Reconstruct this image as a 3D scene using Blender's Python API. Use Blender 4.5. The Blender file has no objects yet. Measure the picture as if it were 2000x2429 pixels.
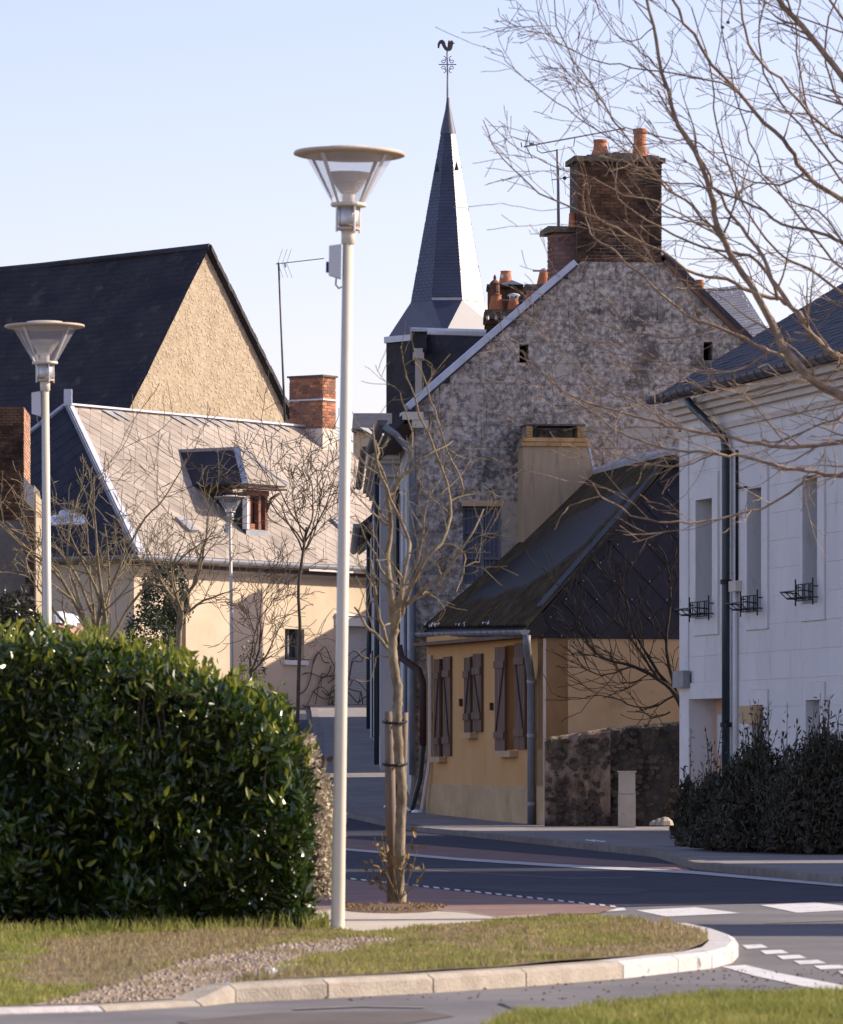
import bpy, math, random
import numpy as np
from mathutils import Vector as V, noise, Matrix
from mathutils.geometry import tessellate_polygon, delaunay_2d_cdt

# ------------------------------------------------------------------ camera, sky, sun, exposure
SC = bpy.context.scene
COL = SC.collection
F = 12000.0; CX = 1000.0; HY = 1800.0; CZ = 1.0      # photograph's focal length (px), centre column, horizon row; eye height
cd = bpy.data.cameras.new('camera'); cam = bpy.data.objects.new('camera', cd); COL.objects.link(cam)
cam.location = (0, 0, CZ); cam.rotation_euler = (math.radians(90), 0, 0)
cd.sensor_fit = 'VERTICAL'; cd.sensor_height = 36.0; cd.lens = F / 2429 * 36.0
cd.shift_y = (HY - 1214.5) / 2429; cd.clip_start = 0.5; cd.clip_end = 6000
cd.dof.use_dof = True; cd.dof.focus_distance = 85; cd.dof.aperture_fstop = cd.lens / 1000 / 0.013
SC.camera = cam
SUN_EL = 31.0; SUN_AZ = 12.0            # azimuth: degrees ahead of straight right
w = bpy.data.worlds.new('World'); SC.world = w; w.use_nodes = True
nt = w.node_tree; bg = nt.nodes['Background']
sky = nt.nodes.new('ShaderNodeTexSky'); sky.sky_type = 'NISHITA'; sky.sun_disc = False
sky.sun_elevation = math.radians(SUN_EL); sky.sun_rotation = math.radians(90 - SUN_AZ)
sky.altitude = 0; sky.air_density = 1.0; sky.dust_density = 0.9; sky.ozone_density = 2.5
tint = nt.nodes.new('ShaderNodeMix'); tint.data_type = 'RGBA'; tint.blend_type = 'MULTIPLY'; tint.inputs[0].default_value = 1
nt.links.new(sky.outputs[0], tint.inputs[6]); tint.inputs[7].default_value = (1.10, .86, .905, 1)   # hazy lavender winter sky
nt.links.new(tint.outputs[2], bg.inputs[0]); bg.inputs[1].default_value = 0.13
sd = bpy.data.lights.new('sun', 'SUN'); sun = bpy.data.objects.new('sun', sd); COL.objects.link(sun)
sd.energy = 4.2; sd.angle = math.radians(0.5); sd.color = (1.0, 0.87, 0.70)
_e, _a = math.radians(SUN_EL), math.radians(SUN_AZ)
SUNV = V((math.cos(_e) * math.cos(_a), math.cos(_e) * math.sin(_a), math.sin(_e)))
sun.rotation_euler = SUNV.to_track_quat('Z', 'Y').to_euler(); sun.location = (30, 10, 30)
SC.view_settings.view_transform = 'Standard'; SC.view_settings.look = 'None'
SC.view_settings.exposure = 0.88; SC.view_settings.gamma = 1

R = random.Random(7)
Z = V((0, 0, 1))

# ------------------------------------------------------------------ tools
def P(px, py, d): return V(((px - CX) * d / F, d, CZ + (HY - py) * d / F))
def G(px, py, z=0.0):                     # photograph point on a level ground of height z
    d = (CZ - z) * F / (py - HY); return V(((px - CX) * d / F, d, z))

class Fr:                                 # a plane: origin, two axes, outward normal
    def __init__(s, O, U, W, N): s.O, s.U, s.W, s.N = V(O), V(U).normalized(), V(W).normalized(), V(N).normalized()
    def pt(s, u, v, n=0.0): return s.O + s.U * u + s.W * v + s.N * n
    def uv(s, px, py, n=0.0):
        r = V(((px - CX) / F, 1, (HY - py) / F)); c = V((0, 0, CZ)); O = s.O + s.N * n
        t = (O - c).dot(s.N) / r.dot(s.N); q = c + r * t - O
        return q.dot(s.U), q.dot(s.W)
    def u(s, px, n=0.0): return s.uv(px, 1500, n)[0]
    def v(s, px, py, n=0.0): return s.uv(px, py, n)[1]
def wallfr(O, U, flip=False):
    U = V((U[0], U[1], 0)).normalized(); N = V((U.y, -U.x, 0))
    if flip: N = -N
    return Fr((O[0], O[1], 0), U, Z, N)

WL = {}
def wloc(o): return WL.get(o.name, V((0, 0, 0))) if o else V((0, 0, 0))
def put(o, parent, world):
    COL.objects.link(o)
    if parent: o.parent = parent; o.location = V(world) - wloc(parent)
    else: o.location = world
    WL[o.name] = V(world); return o
def tag(o, label=None, cat=None, group=None, kind=None):
    if label: o['label'] = label
    if cat: o['category'] = cat
    if group: o['group'] = group
    if kind: o['kind'] = kind
    return o
def thing(name, label, cat, loc=(0, 0, 0), group=None):
    o = bpy.data.objects.new(name, None); o.empty_display_size = .2
    put(o, None, V(loc)); return tag(o, label, cat, group)

class MB:
    def __init__(s): s.v = []; s.f = []
    def add(s, vs, fs):
        b = len(s.v); s.v.extend(tuple(p) for p in vs); s.f.extend(tuple(i + b for i in f) for f in fs); return s
    def prism(s, pts, vec):
        n = len(pts); pts = [V(p) for p in pts]; vec = V(vec)
        nn = V((0, 0, 0))
        for i in range(n): nn += pts[i].cross(pts[(i + 1) % n])
        if nn.dot(vec) < 0: pts = pts[::-1]
        s.add(pts + [p + vec for p in pts], [tuple(range(n - 1, -1, -1)), tuple(range(n, 2 * n))] + [(i, (i + 1) % n, (i + 1) % n + n, i + n) for i in range(n)])
        return s
    def box(s, fr, u0, u1, v0, v1, n0, n1):
        return s.prism([fr.pt(u0, v0, n0), fr.pt(u1, v0, n0), fr.pt(u1, v1, n0), fr.pt(u0, v1, n0)], fr.N * (n1 - n0))
    def poly(s, fr, pts, n0, n1):
        return s.prism([fr.pt(a, b, n0) for a, b in pts], fr.N * (n1 - n0))
    def sheet(s, pts): return s.add(pts, [tuple(range(len(pts)))])
    def tube(s, path, rad, seg=8, cap=True):
        path = [V(p) for p in path]; n = len(path)
        if not isinstance(rad, (list, tuple)): rad = [rad] * n
        vs = []; fs = []; prev = None
        for i, p in enumerate(path):
            t = (path[min(i + 1, n - 1)] - path[max(i - 1, 0)])
            t = t.normalized() if t.length > 1e-9 else Z.copy()
            if prev is None:
                a = t.orthogonal().normalized()
            else:
                a = prev - t * prev.dot(t); a = a.normalized() if a.length > 1e-6 else t.orthogonal().normalized()
            prev = a; b = t.cross(a)
            for k in range(seg):
                q = 2 * math.pi * k / seg; vs.append(p + (a * math.cos(q) + b * math.sin(q)) * rad[i])
        for i in range(n - 1):
            for k in range(seg):
                k2 = (k + 1) % seg; fs.append((i * seg + k, i * seg + k2, (i + 1) * seg + k2, (i + 1) * seg + k))
        if cap: fs.append(tuple(range(seg - 1, -1, -1))); fs.append(tuple((n - 1) * seg + k for k in range(seg)))
        return s.add(vs, fs)
    def lathe(s, c, prof, seg=20, squash=1.0):
        c = V(c); vs = []; fs = []; n = len(prof)
        for r, z in prof:
            for k in range(seg):
                q = 2 * math.pi * k / seg; vs.append(c + V((r * math.cos(q), r * math.sin(q) * squash, z)))
        for i in range(n - 1):
            for k in range(seg):
                k2 = (k + 1) % seg; fs.append((i * seg + k, i * seg + k2, (i + 1) * seg + k2, (i + 1) * seg + k))
        return s.add(vs, fs)
    def build(s, name, mat, parent=None, origin=None, smooth=False, kind=None):
        O = V(origin) if origin is not None else (wloc(parent) if parent else V((0, 0, 0)))
        me = bpy.data.meshes.new(name)
        me.from_pydata([(p[0] - O.x, p[1] - O.y, p[2] - O.z) for p in s.v], [], s.f)
        me.materials.append(mat)
        if smooth: me.polygons.foreach_set('use_smooth', [True] * len(me.polygons))
        me.update(); o = bpy.data.objects.new(name, me); put(o, parent, O)
        if kind: o['kind'] = kind
        return o
def top(o, label, cat, group=None): return tag(o, label, cat, group)

def clip(poly, reg):                      # convex clip, reg counter-clockwise
    for i in range(len(reg)):
        a, b = reg[i], reg[(i + 1) % len(reg)]; out = []
        side = lambda p: (b[0] - a[0]) * (p[1] - a[1]) - (b[1] - a[1]) * (p[0] - a[0])
        for k in range(len(poly)):
            p, q = poly[k], poly[(k + 1) % len(poly)]; sp, sq = side(p), side(q)
            if sp >= 0: out.append(p)
            if (sp > 0 and sq < 0) or (sp < 0 and sq > 0):
                t = sp / (sp - sq); out.append((p[0] + (q[0] - p[0]) * t, p[1] + (q[1] - p[1]) * t))
        poly = out
        if len(poly) < 3: return []
    return poly
def ccw(p):
    a = sum(p[i][0] * p[(i + 1) % len(p)][1] - p[(i + 1) % len(p)][0] * p[i][1] for i in range(len(p)))
    return p if a > 0 else p[::-1]
def area(p): return abs(sum(p[i][0] * p[(i + 1) % len(p)][1] - p[(i + 1) % len(p)][0] * p[i][1] for i in range(len(p)))) / 2
def minus(rects, holes):
    for (a0, a1, b0, b1) in holes:
        out = []
        for (u0, u1, v0, v1) in rects:
            if a0 >= u1 or a1 <= u0 or b0 >= v1 or b1 <= v0: out.append((u0, u1, v0, v1)); continue
            if v0 < b0: out.append((u0, u1, v0, b0))
            if v1 > b1: out.append((u0, u1, b1, v1))
            c0, c1 = max(v0, b0), min(v1, b1)
            if u0 < a0: out.append((u0, a0, c0, c1))
            if u1 > a1: out.append((a1, u1, c0, c1))
        rects = out
    return rects
def rpoly(r): return [(r[0], r[2]), (r[1], r[2]), (r[1], r[3]), (r[0], r[3])]
def body(fr, reg, holes, n0, n1, name, mat, parent):
    reg = ccw(reg); us = [p[0] for p in reg]; vs = [p[1] for p in reg]; m = MB()
    for r in minus([(min(us), max(us), min(vs), max(vs))], holes):
        q = clip(rpoly(r), reg)
        if q and area(q) > 1e-5: m.poly(fr, q, n0, n1)
    return m.build(name, mat, parent)
def courses(u0, u1, v0, v1, bw, bh, gap, jit=0.0, rnd=R):
    out = []; v = v0; k = 0
    while v < v1 - bh * .3:
        u = u0 - (bw / 2 if k % 2 else 0) - rnd.random() * jit * bw
        while u < u1:
            ww = bw * (1 + (rnd.random() - .5) * jit)
            a, b = max(u, u0) + gap / 2, min(u + ww, u1) - gap / 2
            if b - a > gap: out.append((a, b, v + gap / 2, min(v + bh, v1) - gap / 2))
            u += ww
        v += bh; k += 1
    return out
def diamonds(reg, a, b, gap):             # half width a, half height b
    reg = ccw(reg); us = [p[0] for p in reg]; vs = [p[1] for p in reg]; out = []
    j = 0; v = min(vs) - b
    while v < max(vs) + b:
        u = min(us) - a + (a if j % 2 else 0)
        while u < max(us) + a:
            q = clip([(u, v - b + gap), (u + a - gap, v), (u, v + b - gap), (u - a + gap, v)], reg)
            if q and area(q) > a * b * .12: out.append(q)
            u += 2 * a
        v += b; j += 1
    return out
def pieces(fr, polys, n0, n1, mats, parent, name, jn=0.0, tilt=0.0, limit=300, stuffname=None, key=None, rnd=R):
    if not isinstance(mats, (list, tuple)): mats = [mats]
    if key: polys = sorted(polys, key=key)
    cache = {}; S = MB()
    for i, q in enumerate(polys):
        cu = sum(p[0] for p in q) / len(q); cv = sum(p[1] for p in q) / len(q); dn = rnd.uniform(-jn, jn)
        if i >= limit:
            k0 = len(S.v); S.poly(fr, q, n0, n1 + dn)
            if tilt:
                for w_ in range(k0, len(S.v)): S.v[w_] = tuple(V(S.v[w_]) - fr.N * ((V(S.v[w_]) - fr.O).dot(fr.W) - cv) * tilt)
            continue
        mi = rnd.randrange(len(mats)); k = (mi,) + tuple((round(p[0] - cu, 3), round(p[1] - cv, 3)) for p in q)
        me = cache.get(k)
        if me is None:
            m = MB(); f0 = Fr((0, 0, 0), fr.U, fr.W, fr.N)
            m.poly(f0, [(p[0] - cu, p[1] - cv) for p in q], n0, n1)
            if tilt:
                m.v = [tuple(V(p) + fr.N * (V(p).dot(fr.W) * -tilt)) for p in m.v]
            me = bpy.data.meshes.new(name); me.from_pydata(m.v, [], m.f); me.materials.append(mats[mi]); me.update(); cache[k] = me
        o = bpy.data.objects.new(name, me); put(o, parent, fr.pt(cu, cv, dn))
    if S.v: S.build(stuffname or name + '_field', mats[0], parent, kind='stuff')

# ------------------------------------------------------------------ materials
def mat(name, col, col2=None, scale=3.0, rough=.85, bump=0.0, bscale=None, spec=.3, metal=0.0, rnd=0.0, stretch=(1, 1, 1),
        spots=None, detail=8.0, contrast=(.35, .65), ramp3=None, coat=0.0, spots2=None):
    m = bpy.data.materials.new(name); m.use_nodes = True; n = m.node_tree.nodes; l = m.node_tree.links
    b = n['Principled BSDF']; b.inputs['Roughness'].default_value = rough; b.inputs['Metallic'].default_value = metal
    b.inputs['Specular IOR Level'].default_value = spec; b.inputs['Coat Weight'].default_value = coat
    g = n.new('ShaderNodeNewGeometry'); mp = n.new('ShaderNodeMapping'); mp.inputs['Scale'].default_value = stretch
    l.new(g.outputs['Position'], mp.inputs[0])
    c = None
    if col2:
        t = n.new('ShaderNodeTexNoise'); t.inputs['Scale'].default_value = scale; t.inputs['Detail'].default_value = detail; t.inputs['Roughness'].default_value = .65
        l.new(mp.outputs[0], t.inputs['Vector'])
        r = n.new('ShaderNodeValToRGB'); l.new(t.outputs[0], r.inputs[0])
        r.color_ramp.elements[0].position = contrast[0]; r.color_ramp.elements[1].position = contrast[1]
        r.color_ramp.elements[0].color = (*col, 1); r.color_ramp.elements[1].color = (*col2, 1)
        if ramp3: e = r.color_ramp.elements.new((contrast[0] + contrast[1]) / 2); e.color = (*ramp3, 1)
        c = r.outputs[0]
    for sp_ in (spots, spots2):            # (colour, scale, threshold, softness)
        if not sp_: continue
        sc, ss, th, sf = sp_
        t2 = n.new('ShaderNodeTexNoise'); t2.inputs['Scale'].default_value = ss; t2.inputs['Detail'].default_value = 10; t2.inputs['Roughness'].default_value = .7
        l.new(mp.outputs[0], t2.inputs['Vector'])
        mr = n.new('ShaderNodeMapRange'); mr.inputs[1].default_value = th; mr.inputs[2].default_value = th + sf; l.new(t2.outputs[0], mr.inputs[0])
        mx = n.new('ShaderNodeMix'); mx.data_type = 'RGBA'; l.new(mr.outputs[0], mx.inputs[0])
        if c: l.new(c, mx.inputs[6])
        else: mx.inputs[6].default_value = (*col, 1)
        mx.inputs[7].default_value = (*sc, 1); c = mx.outputs[2]
    if rnd:
        oi = n.new('ShaderNodeObjectInfo'); hs = n.new('ShaderNodeHueSaturation')
        mr = n.new('ShaderNodeMapRange'); mr.inputs[3].default_value = 1 - rnd; mr.inputs[4].default_value = 1 + rnd
        l.new(oi.outputs['Random'], mr.inputs[0]); l.new(mr.outputs[0], hs.inputs['Value'])
        if c: l.new(c, hs.inputs['Color'])
        else: hs.inputs['Color'].default_value = (*col, 1)
        c = hs.outputs[0]
    if c: l.new(c, b.inputs['Base Color'])
    else: b.inputs['Base Color'].default_value = (*col, 1)
    if bump:
        t3 = n.new('ShaderNodeTexNoise'); t3.inputs['Scale'].default_value = bscale or scale * 6; t3.inputs['Detail'].default_value = 6
        l.new(mp.outputs[0], t3.inputs['Vector'])
        bp = n.new('ShaderNodeBump'); bp.inputs['Strength'].default_value = 1; bp.inputs['Distance'].default_value = bump
        l.new(t3.outputs[0], bp.inputs['Height']); l.new(bp.outputs[0], b.inputs['Normal'])
    return m
def leafmat(name, col, col2, rough=.35, trans=.25, spec=.5, scale=9.0):
    m = mat(name, col, col2, scale=scale, rough=rough, spec=spec, rnd=.25)
    n = m.node_tree.nodes; l = m.node_tree.links; b = n['Principled BSDF']; out = n['Material Output']
    tr = n.new('ShaderNodeBsdfTranslucent'); mx = n.new('ShaderNodeMixShader'); mx.inputs[0].default_value = trans
    src = b.inputs['Base Color'].links[0].from_socket; l.new(src, tr.inputs[0])
    l.new(b.outputs[0], mx.inputs[1]); l.new(tr.outputs[0], mx.inputs[2]); l.new(mx.outputs[0], out.inputs[0]); return m

M = {}
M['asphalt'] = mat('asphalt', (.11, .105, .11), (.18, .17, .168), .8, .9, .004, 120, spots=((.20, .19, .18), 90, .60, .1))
M['asphalt_shaded'] = mat('asphalt_shaded', (.017, .018, .032), (.034, .034, .054), .9, .85, .003, 120, spots=((.11, .11, .12), 110, .62, .1))  # shade cast by the houses is mixed into this dark blue
M['resin'] = mat('resin_strip', (.17, .10, .085), (.23, .15, .125), 2.0, .9, .003, 90)
M['paint'] = mat('road_paint', (.48, .47, .46), (.66, .65, .63), 6, .7, .002, 60, spots=((.22, .21, .21), 16, .57, .07))
M['paint_worn'] = mat('worn_paint', (.35, .34, .33), (.5, .48, .46), 5, .8, .002, 60)
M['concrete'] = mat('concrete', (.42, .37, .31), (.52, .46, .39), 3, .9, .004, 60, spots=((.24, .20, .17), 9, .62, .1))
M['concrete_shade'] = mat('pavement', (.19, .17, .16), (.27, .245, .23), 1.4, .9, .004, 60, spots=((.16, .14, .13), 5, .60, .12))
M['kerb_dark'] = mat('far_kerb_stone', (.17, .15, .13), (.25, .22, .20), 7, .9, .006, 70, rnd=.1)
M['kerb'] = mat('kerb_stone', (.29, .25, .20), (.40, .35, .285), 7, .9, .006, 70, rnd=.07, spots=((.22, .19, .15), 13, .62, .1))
M['kerb_white'] = mat('kerb_white', (.42, .395, .375), (.56, .53, .505), 7, .8, .004, 60, spots=((.15, .13, .14), 7, .56, .09))
M['soil'] = mat('soil', (.10, .065, .04), (.19, .13, .085), 9, 1, .02, 40)
M['gravelbed'] = mat('gravel_bed', (.25, .19, .135), (.37, .285, .205), 14, 1, .015, 60)
M['stone'] = mat('pebble', (.30, .23, .165), (.46, .365, .27), 20, .9, rnd=.2)
M['snow'] = mat('snow', (.75, .78, .85), (.85, .88, .93), 9, .6, .01, 30)
M['hill'] = mat('field', (.09, .08, .055), (.13, .115, .075), .3, 1)
M['cream'] = mat('cream_render', (.53, .42, .30), (.60, .485, .355), 1.2, .92, .006, 45, spots=((.45, .34, .24), 3.0, .60, .2))
M['ochre'] = mat('ochre_render', (.56, .30, .115), (.63, .36, .15), 1.1, .92, .004, 60, stretch=(1, 1, .4), spots=((.34, .21, .11), 3, .60, .2))
M['ochre_base'] = mat('ochre_plinth', (.46, .30, .155), (.55, .39, .22), 2.5, .95, .006, 50, spots=((.26, .18, .11), 2.2, .56, .2))
M['ochre_gable'] = mat('buff_render', (.50, .34, .185), (.60, .43, .25), 1.3, .95, .005, 50, spots=((.24, .19, .14), 1.6, .57, .22))
M['whitewall'] = mat('white_ashlar', (.68, .65, .62), (.76, .73, .70), 1.5, .85, .003, 40, rnd=.02, stretch=(1, 1, .3), spots=((.42, .385, .36), 3.5, .57, .2))
M['whitetrim'] = mat('white_trim', (.69, .66, .63), (.76, .735, .71), 2, .85, .003, 40, spots=((.42, .37, .34), 5.0, .60, .18))
M['cornice'] = mat('cornice_stone', (.56, .49, .41), (.64, .57, .49), 3, .85, .003, 40, spots=((.3, .27, .24), 6, .62, .15))
M['stonewall'] = mat('weathered_render', (.15, .128, .112), (.60, .52, .44), 13, .97, .012, 26, rnd=.08, contrast=(.36, .63), ramp3=(.34, .295, .255),
                     spots=((.12, .10, .088), 2.2, .54, .07), spots2=((.47, .41, .35), 1.1, .57, .06), detail=15)
M['patch'] = mat('pale_plaster', (.42, .38, .34), (.55, .50, .45), 9, .95, .01, 30)
M['mortar'] = mat('mortar', (.20, .17, .15), (.30, .26, .23), 9, 1)
M['mortar_dark'] = mat('mortar_dark', (.09, .075, .065), (.15, .12, .10), 9, 1)
M['brick_old'] = mat('old_brick', (.045, .026, .018), (.185, .095, .05), 2.2, .95, .006, 60, rnd=.45, contrast=(.40, .62), spots=((.20, .10, .05), 1.7, .60, .2))
M['brick_lit'] = mat('sunlit_brick', (.36, .19, .12), (.50, .30, .20), 8, .9, .005, 60, rnd=.2)  # sunlight on the left stack's right side is put into this colour
M['brick_red'] = mat('red_brick', (.30, .115, .06), (.42, .19, .10), 8, .9, .005, 60, rnd=.3)
M['brick_brown'] = mat('brown_brick', (.20, .09, .06), (.29, .145, .10), 8, .9, .005, 60, rnd=.25)
M['brick_yellow'] = mat('yellow_brick', (.44, .24, .08), (.56, .34, .14), 9, .9, .004, 60, rnd=.2)
M['terra'] = mat('terracotta', (.42, .14, .06), (.52, .20, .09), 7, .8, .004, 60, spots=((.17, .09, .06), 9, .60, .15))
M['lichen_slab'] = mat('lichened_slab', (.10, .075, .055), (.22, .18, .13), 13, 1, .012, 50)
M['slate'] = mat('dark_slate', (.028, .028, .036), (.055, .053, .062), 2.5, .65, .004, 50, rnd=.25, spots=((.09, .085, .08), 5, .62, .15))
M['slate_barn'] = mat('barn_slate', (.026, .025, .034), (.05, .046, .052), .9, .9, .02, 9, spots=((.115, .10, .085), 1.6, .55, .2))
M['slate_spire'] = mat('spire_slate', (.014, .016, .045), (.034, .036, .07), 1.2, .42, .0, 20, rnd=.15, spec=1.0)
M['slate_pale'] = mat('fibre_cement_slate', (.255, .215, .18), (.35, .30, .25), 1.5, .8, .003, 40, rnd=.15, spots=((.50, .44, .38), 9, .63, .1))
M['slate_clad'] = mat('black_slate_cladding', (.022, .022, .032), (.036, .035, .046), 2, .6, .002, 40, rnd=.12)
M['corrug'] = mat('mossy_corrugated_roof', (.05, .037, .028), (.095, .07, .048), 3, 1, .006, 40, spec=.0, spots=((.12, .11, .04), 5, .54, .12))
M['zinc'] = mat('zinc', (.42, .44, .50), (.55, .57, .63), 4, .45, metal=.35, spec=.5)
M['lead'] = mat('lead', (.09, .09, .12), (.13, .13, .16), 4, .5, metal=.2)
M['zinc_dull'] = mat('dull_zinc', (.22, .22, .24), (.32, .32, .34), 4, .55, metal=.3)
M['gutter_dark'] = mat('dark_gutter', (.09, .085, .09), (.15, .14, .15), 5, .5, metal=.3)
M['pipe_green'] = mat('dark_green_pipe', (.018, .03, .034), (.03, .045, .05), 5, .4, spec=.5)
M['pipe_grey'] = mat('grey_pipe', (.14, .15, .17), (.19, .20, .22), 5, .5)
M['black'] = mat('black_iron', (.015, .015, .017), rough=.5)
M['void'] = mat('dark_room', (.004, .004, .005), rough=1)
M['glass'] = mat('window_glass', (.02, .025, .035), rough=.08, spec=.8)
M['wood_brown'] = mat('brown_wood', (.11, .062, .043), (.18, .105, .072), 6, .7, .003, 30, stretch=(1, 1, .2), rnd=.1)
M['wood_dark'] = mat('dark_wood', (.05, .025, .022), (.075, .04, .035), 6, .7)
M['wood_grey'] = mat('weathered_post', (.17, .13, .10), (.27, .21, .16), 9, .9, .005, 40, stretch=(1, 1, .15))
M['door'] = mat('salmon_door', (.60, .36, .25), (.66, .42, .30), 3, .5)
M['white_frame'] = mat('white_frame', (.62, .62, .64), rough=.5)
M['lamp_cream'] = mat('cream_lacquer', (.60, .54, .42), (.66, .60, .48), 3, .35, spec=.5, spots=((.45, .36, .25), 9, .66, .1))
M['lamp_tan'] = mat('tan_lacquer', (.50, .385, .27), (.58, .46, .34), 4, .45)
M['lamp_frost'] = mat('frosted_rib', (.55, .52, .50), rough=.4)
M['reflector'] = mat('ribbed_reflector', (.56, .50, .44), (.70, .66, .60), 60, .35, metal=.2, stretch=(.01, .01, 1))
M['alu'] = mat('brushed_aluminium', (.45, .43, .42), (.55, .53, .52), 6, .35, metal=.6)
M['blue'] = mat('blue_plastic', (.02, .025, .14), rough=.4)
M['garage'] = mat('white_shutter', (.50, .52, .54), (.56, .58, .60), 2, .5)
M['bark_black'] = mat('blackish_bark', (.02, .016, .013), (.05, .038, .028), 10, .95)
M['bark'] = mat('pale_bark', (.18, .125, .09), (.35, .255, .175), 14, .9, .003, 60, spots=((.16, .15, .04), 5, .60, .15))
M['bark_moss'] = mat('mossy_bark', (.17, .13, .07), (.31, .245, .155), 9, .95, .003, 60, spots=((.10, .07, .05), 8, .56, .15))
M['bark_dark'] = mat('dark_bark', (.065, .05, .038), (.13, .10, .07), 10, .95, .003, 60)
M['trunk'] = mat('young_trunk', (.15, .11, .07), (.36, .29, .20), 16, .95, .006, 50, stretch=(1, 1, .5), spots=((.20, .19, .06), 6, .6, .1))
M['laurel'] = leafmat('laurel_leaf', (.010, .030, .004), (.075, .125, .014), .24, .25, .6)
M['laurel_tip'] = leafmat('laurel_tip_leaf', (.10, .15, .015), (.28, .27, .03), .3, .3, .5)
M['shrub'] = leafmat('shrub_leaf', (.022, .024, .012), (.07, .062, .03), .35, .15, .5)
M['cream_leaf'] = leafmat('bleached_leaf', (.44, .35, .22), (.62, .52, .36), .6, .2, .3)
M['brown_leaf'] = leafmat('brown_leaf', (.26, .14, .06), (.38, .24, .10), .6, .3, .3)
M['ivy'] = leafmat('ivy_leaf', (.025, .035, .015), (.07, .085, .04), .4, .1, .5)
M['grass'] = leafmat('grass_blade', (.19, .215, .045), (.34, .32, .09), .6, .35, .2, scale=2.5)
M['grass_dry'] = leafmat('dry_grass_blade', (.30, .24, .11), (.42, .33, .18), .7, .3, .2, scale=2.5)
M['turf'] = mat('turf_soil', (.13, .11, .05), (.21, .165, .09), 5, 1, .02, 30, spots=((.17, .115, .075), 2.2, .52, .12))
g = bpy.data.materials.new('clear_lamp_glass'); g.use_nodes = True; n = g.node_tree.nodes; l = g.node_tree.links
b = n['Principled BSDF']; b.inputs['Base Color'].default_value = (.75, .73, .76, 1); b.inputs['Roughness'].default_value = .15
tr = n.new('ShaderNodeBsdfTransparent'); mx = n.new('ShaderNodeMixShader'); mx.inputs[0].default_value = .26
l.new(tr.outputs[0], mx.inputs[1]); l.new(b.outputs[0], mx.inputs[2]); l.new(mx.outputs[0], n['Material Output'].inputs[0]); M['lampglass'] = g

# ------------------------------------------------------------------ ground
PROF = [(-100, 0), (62, 0), (70, .0), (76, .12), (82, .48), (90, .93), (100, 1.42), (115, 1.98), (131, 2.34), (160, 2.6), (300, 3), (4000, 3)]
def gz(y):
    for (a, za), (b_, zb) in zip(PROF, PROF[1:]):
        if y <= b_: return za + (zb - za) * (y - a) / (b_ - a)
    return 3
def strip(name, edges, zo, m, **k):        # edges: list of (y, x0, x1)
    mb = MB(); rows = []
    for (y0, a0, b0), (y1, a1, b1) in zip(edges, edges[1:]):
        nn = max(1, int((y1 - y0) / 3))
        for i in range(nn):
            t = i / nn; rows.append((y0 + (y1 - y0) * t, a0 + (a1 - a0) * t, b0 + (b1 - b0) * t))
    rows.append(edges[-1])
    vs = []; fs = []
    for y, a, b_ in rows: vs += [(a, y, gz(y) + zo), (b_, y, gz(y) + zo)]
    for i in range(len(rows) - 1): fs.append((2 * i, 2 * i + 1, 2 * i + 3, 2 * i + 2))
    mb.add(vs, fs); return tag(mb.build(name, m), kind='structure', **k)
strip('ground', [(-60, -2500, 2500), (62, -2500, 2500), (131, -2500, 2500), (300, -2500, 2500), (3500, -2500, 2500)], -.05, M['hill'])
strip('road', [(3, -14, 14), (40, -14, 14), (48, -14, 6), (60, -12, 3), (76, -10, 1), (100, -8, 0), (131, -8, 2)], 0, M['asphalt'])
KERB = [(37, 4.3), (40, 3.33), (45.5, 2.45), (52, 2.35), (58, 1.5), (65, .54), (76, -1.12), (84, -1.75), (95, -2.0), (131, -2.9)]
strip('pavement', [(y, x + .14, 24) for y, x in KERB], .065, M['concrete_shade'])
ZI = .08
strip('street_asphalt_uphill', [(60, -7, 1.2), (65, -7, .5), (76, -7, -1.15), (84, -7, -1.8), (95, -7, -2.05), (118, -5.6, -2.7)], .0055, M['asphalt_shaded'])
def gpoly(name, pts, z, m, off=0.0):
    q = [G(x, y, z) for x, y in pts]
    for p in q: p.z = z + off
    mb = MB(); tris = tessellate_polygon([q]); mb.add(q, [tuple(t) for t in tris])
    o = mb.build(name, m); me = o.data
    if me.polygons and me.polygons[0].normal.z < 0: me.flip_normals()
    return tag(o, kind='structure')
# street asphalt with the houses' shade in its colour, the reddish strips and the markings (each sheet 4 mm above the last)
gpoly('street_asphalt', [(640, 2058), (820, 2085), (1300, 2136), (1480, 2152), (2250, 2130), (2250, 2082), (1600, 2040), (1100, 1984), (900, 1960), (640, 1950)], 0, M['asphalt_shaded'], .004)
gpoly('resin_strip', [(640, 1976), (820, 1990), (1300, 2030), (1620, 2054), (1640, 2066), (1300, 2048), (1100, 2038), (820, 2013), (640, 1998)], 0, M['resin'], .007)
gpoly('white_line', [(640, 1999), (820, 2014), (1100, 2038), (1300, 2050), (1640, 2068), (1800, 2082), (2000, 2100), (2200, 2112), (2200, 2118), (2000, 2106), (1800, 2089), (1640, 2075), (1300, 2057), (1100, 2044), (820, 2019), (640, 2004)], 0, M['paint_worn'], .010)
gpoly('resin_strip', [(640, 2061), (820, 2088), (1300, 2138), (1470, 2154), (1420, 2168), (1180, 2178), (640, 2180)], 0, M['resin'], .006)
for i in range(26):
    t = i / 26; x = 830 + 640 * t; y = 2086.5 + 68 * t
    gpoly('edge_dash', [(x, y - 1.5), (x + 13, y - .5), (x + 17, y + 3), (x + 4, y + 2.2)], 0, M['paint'], .009)
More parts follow.
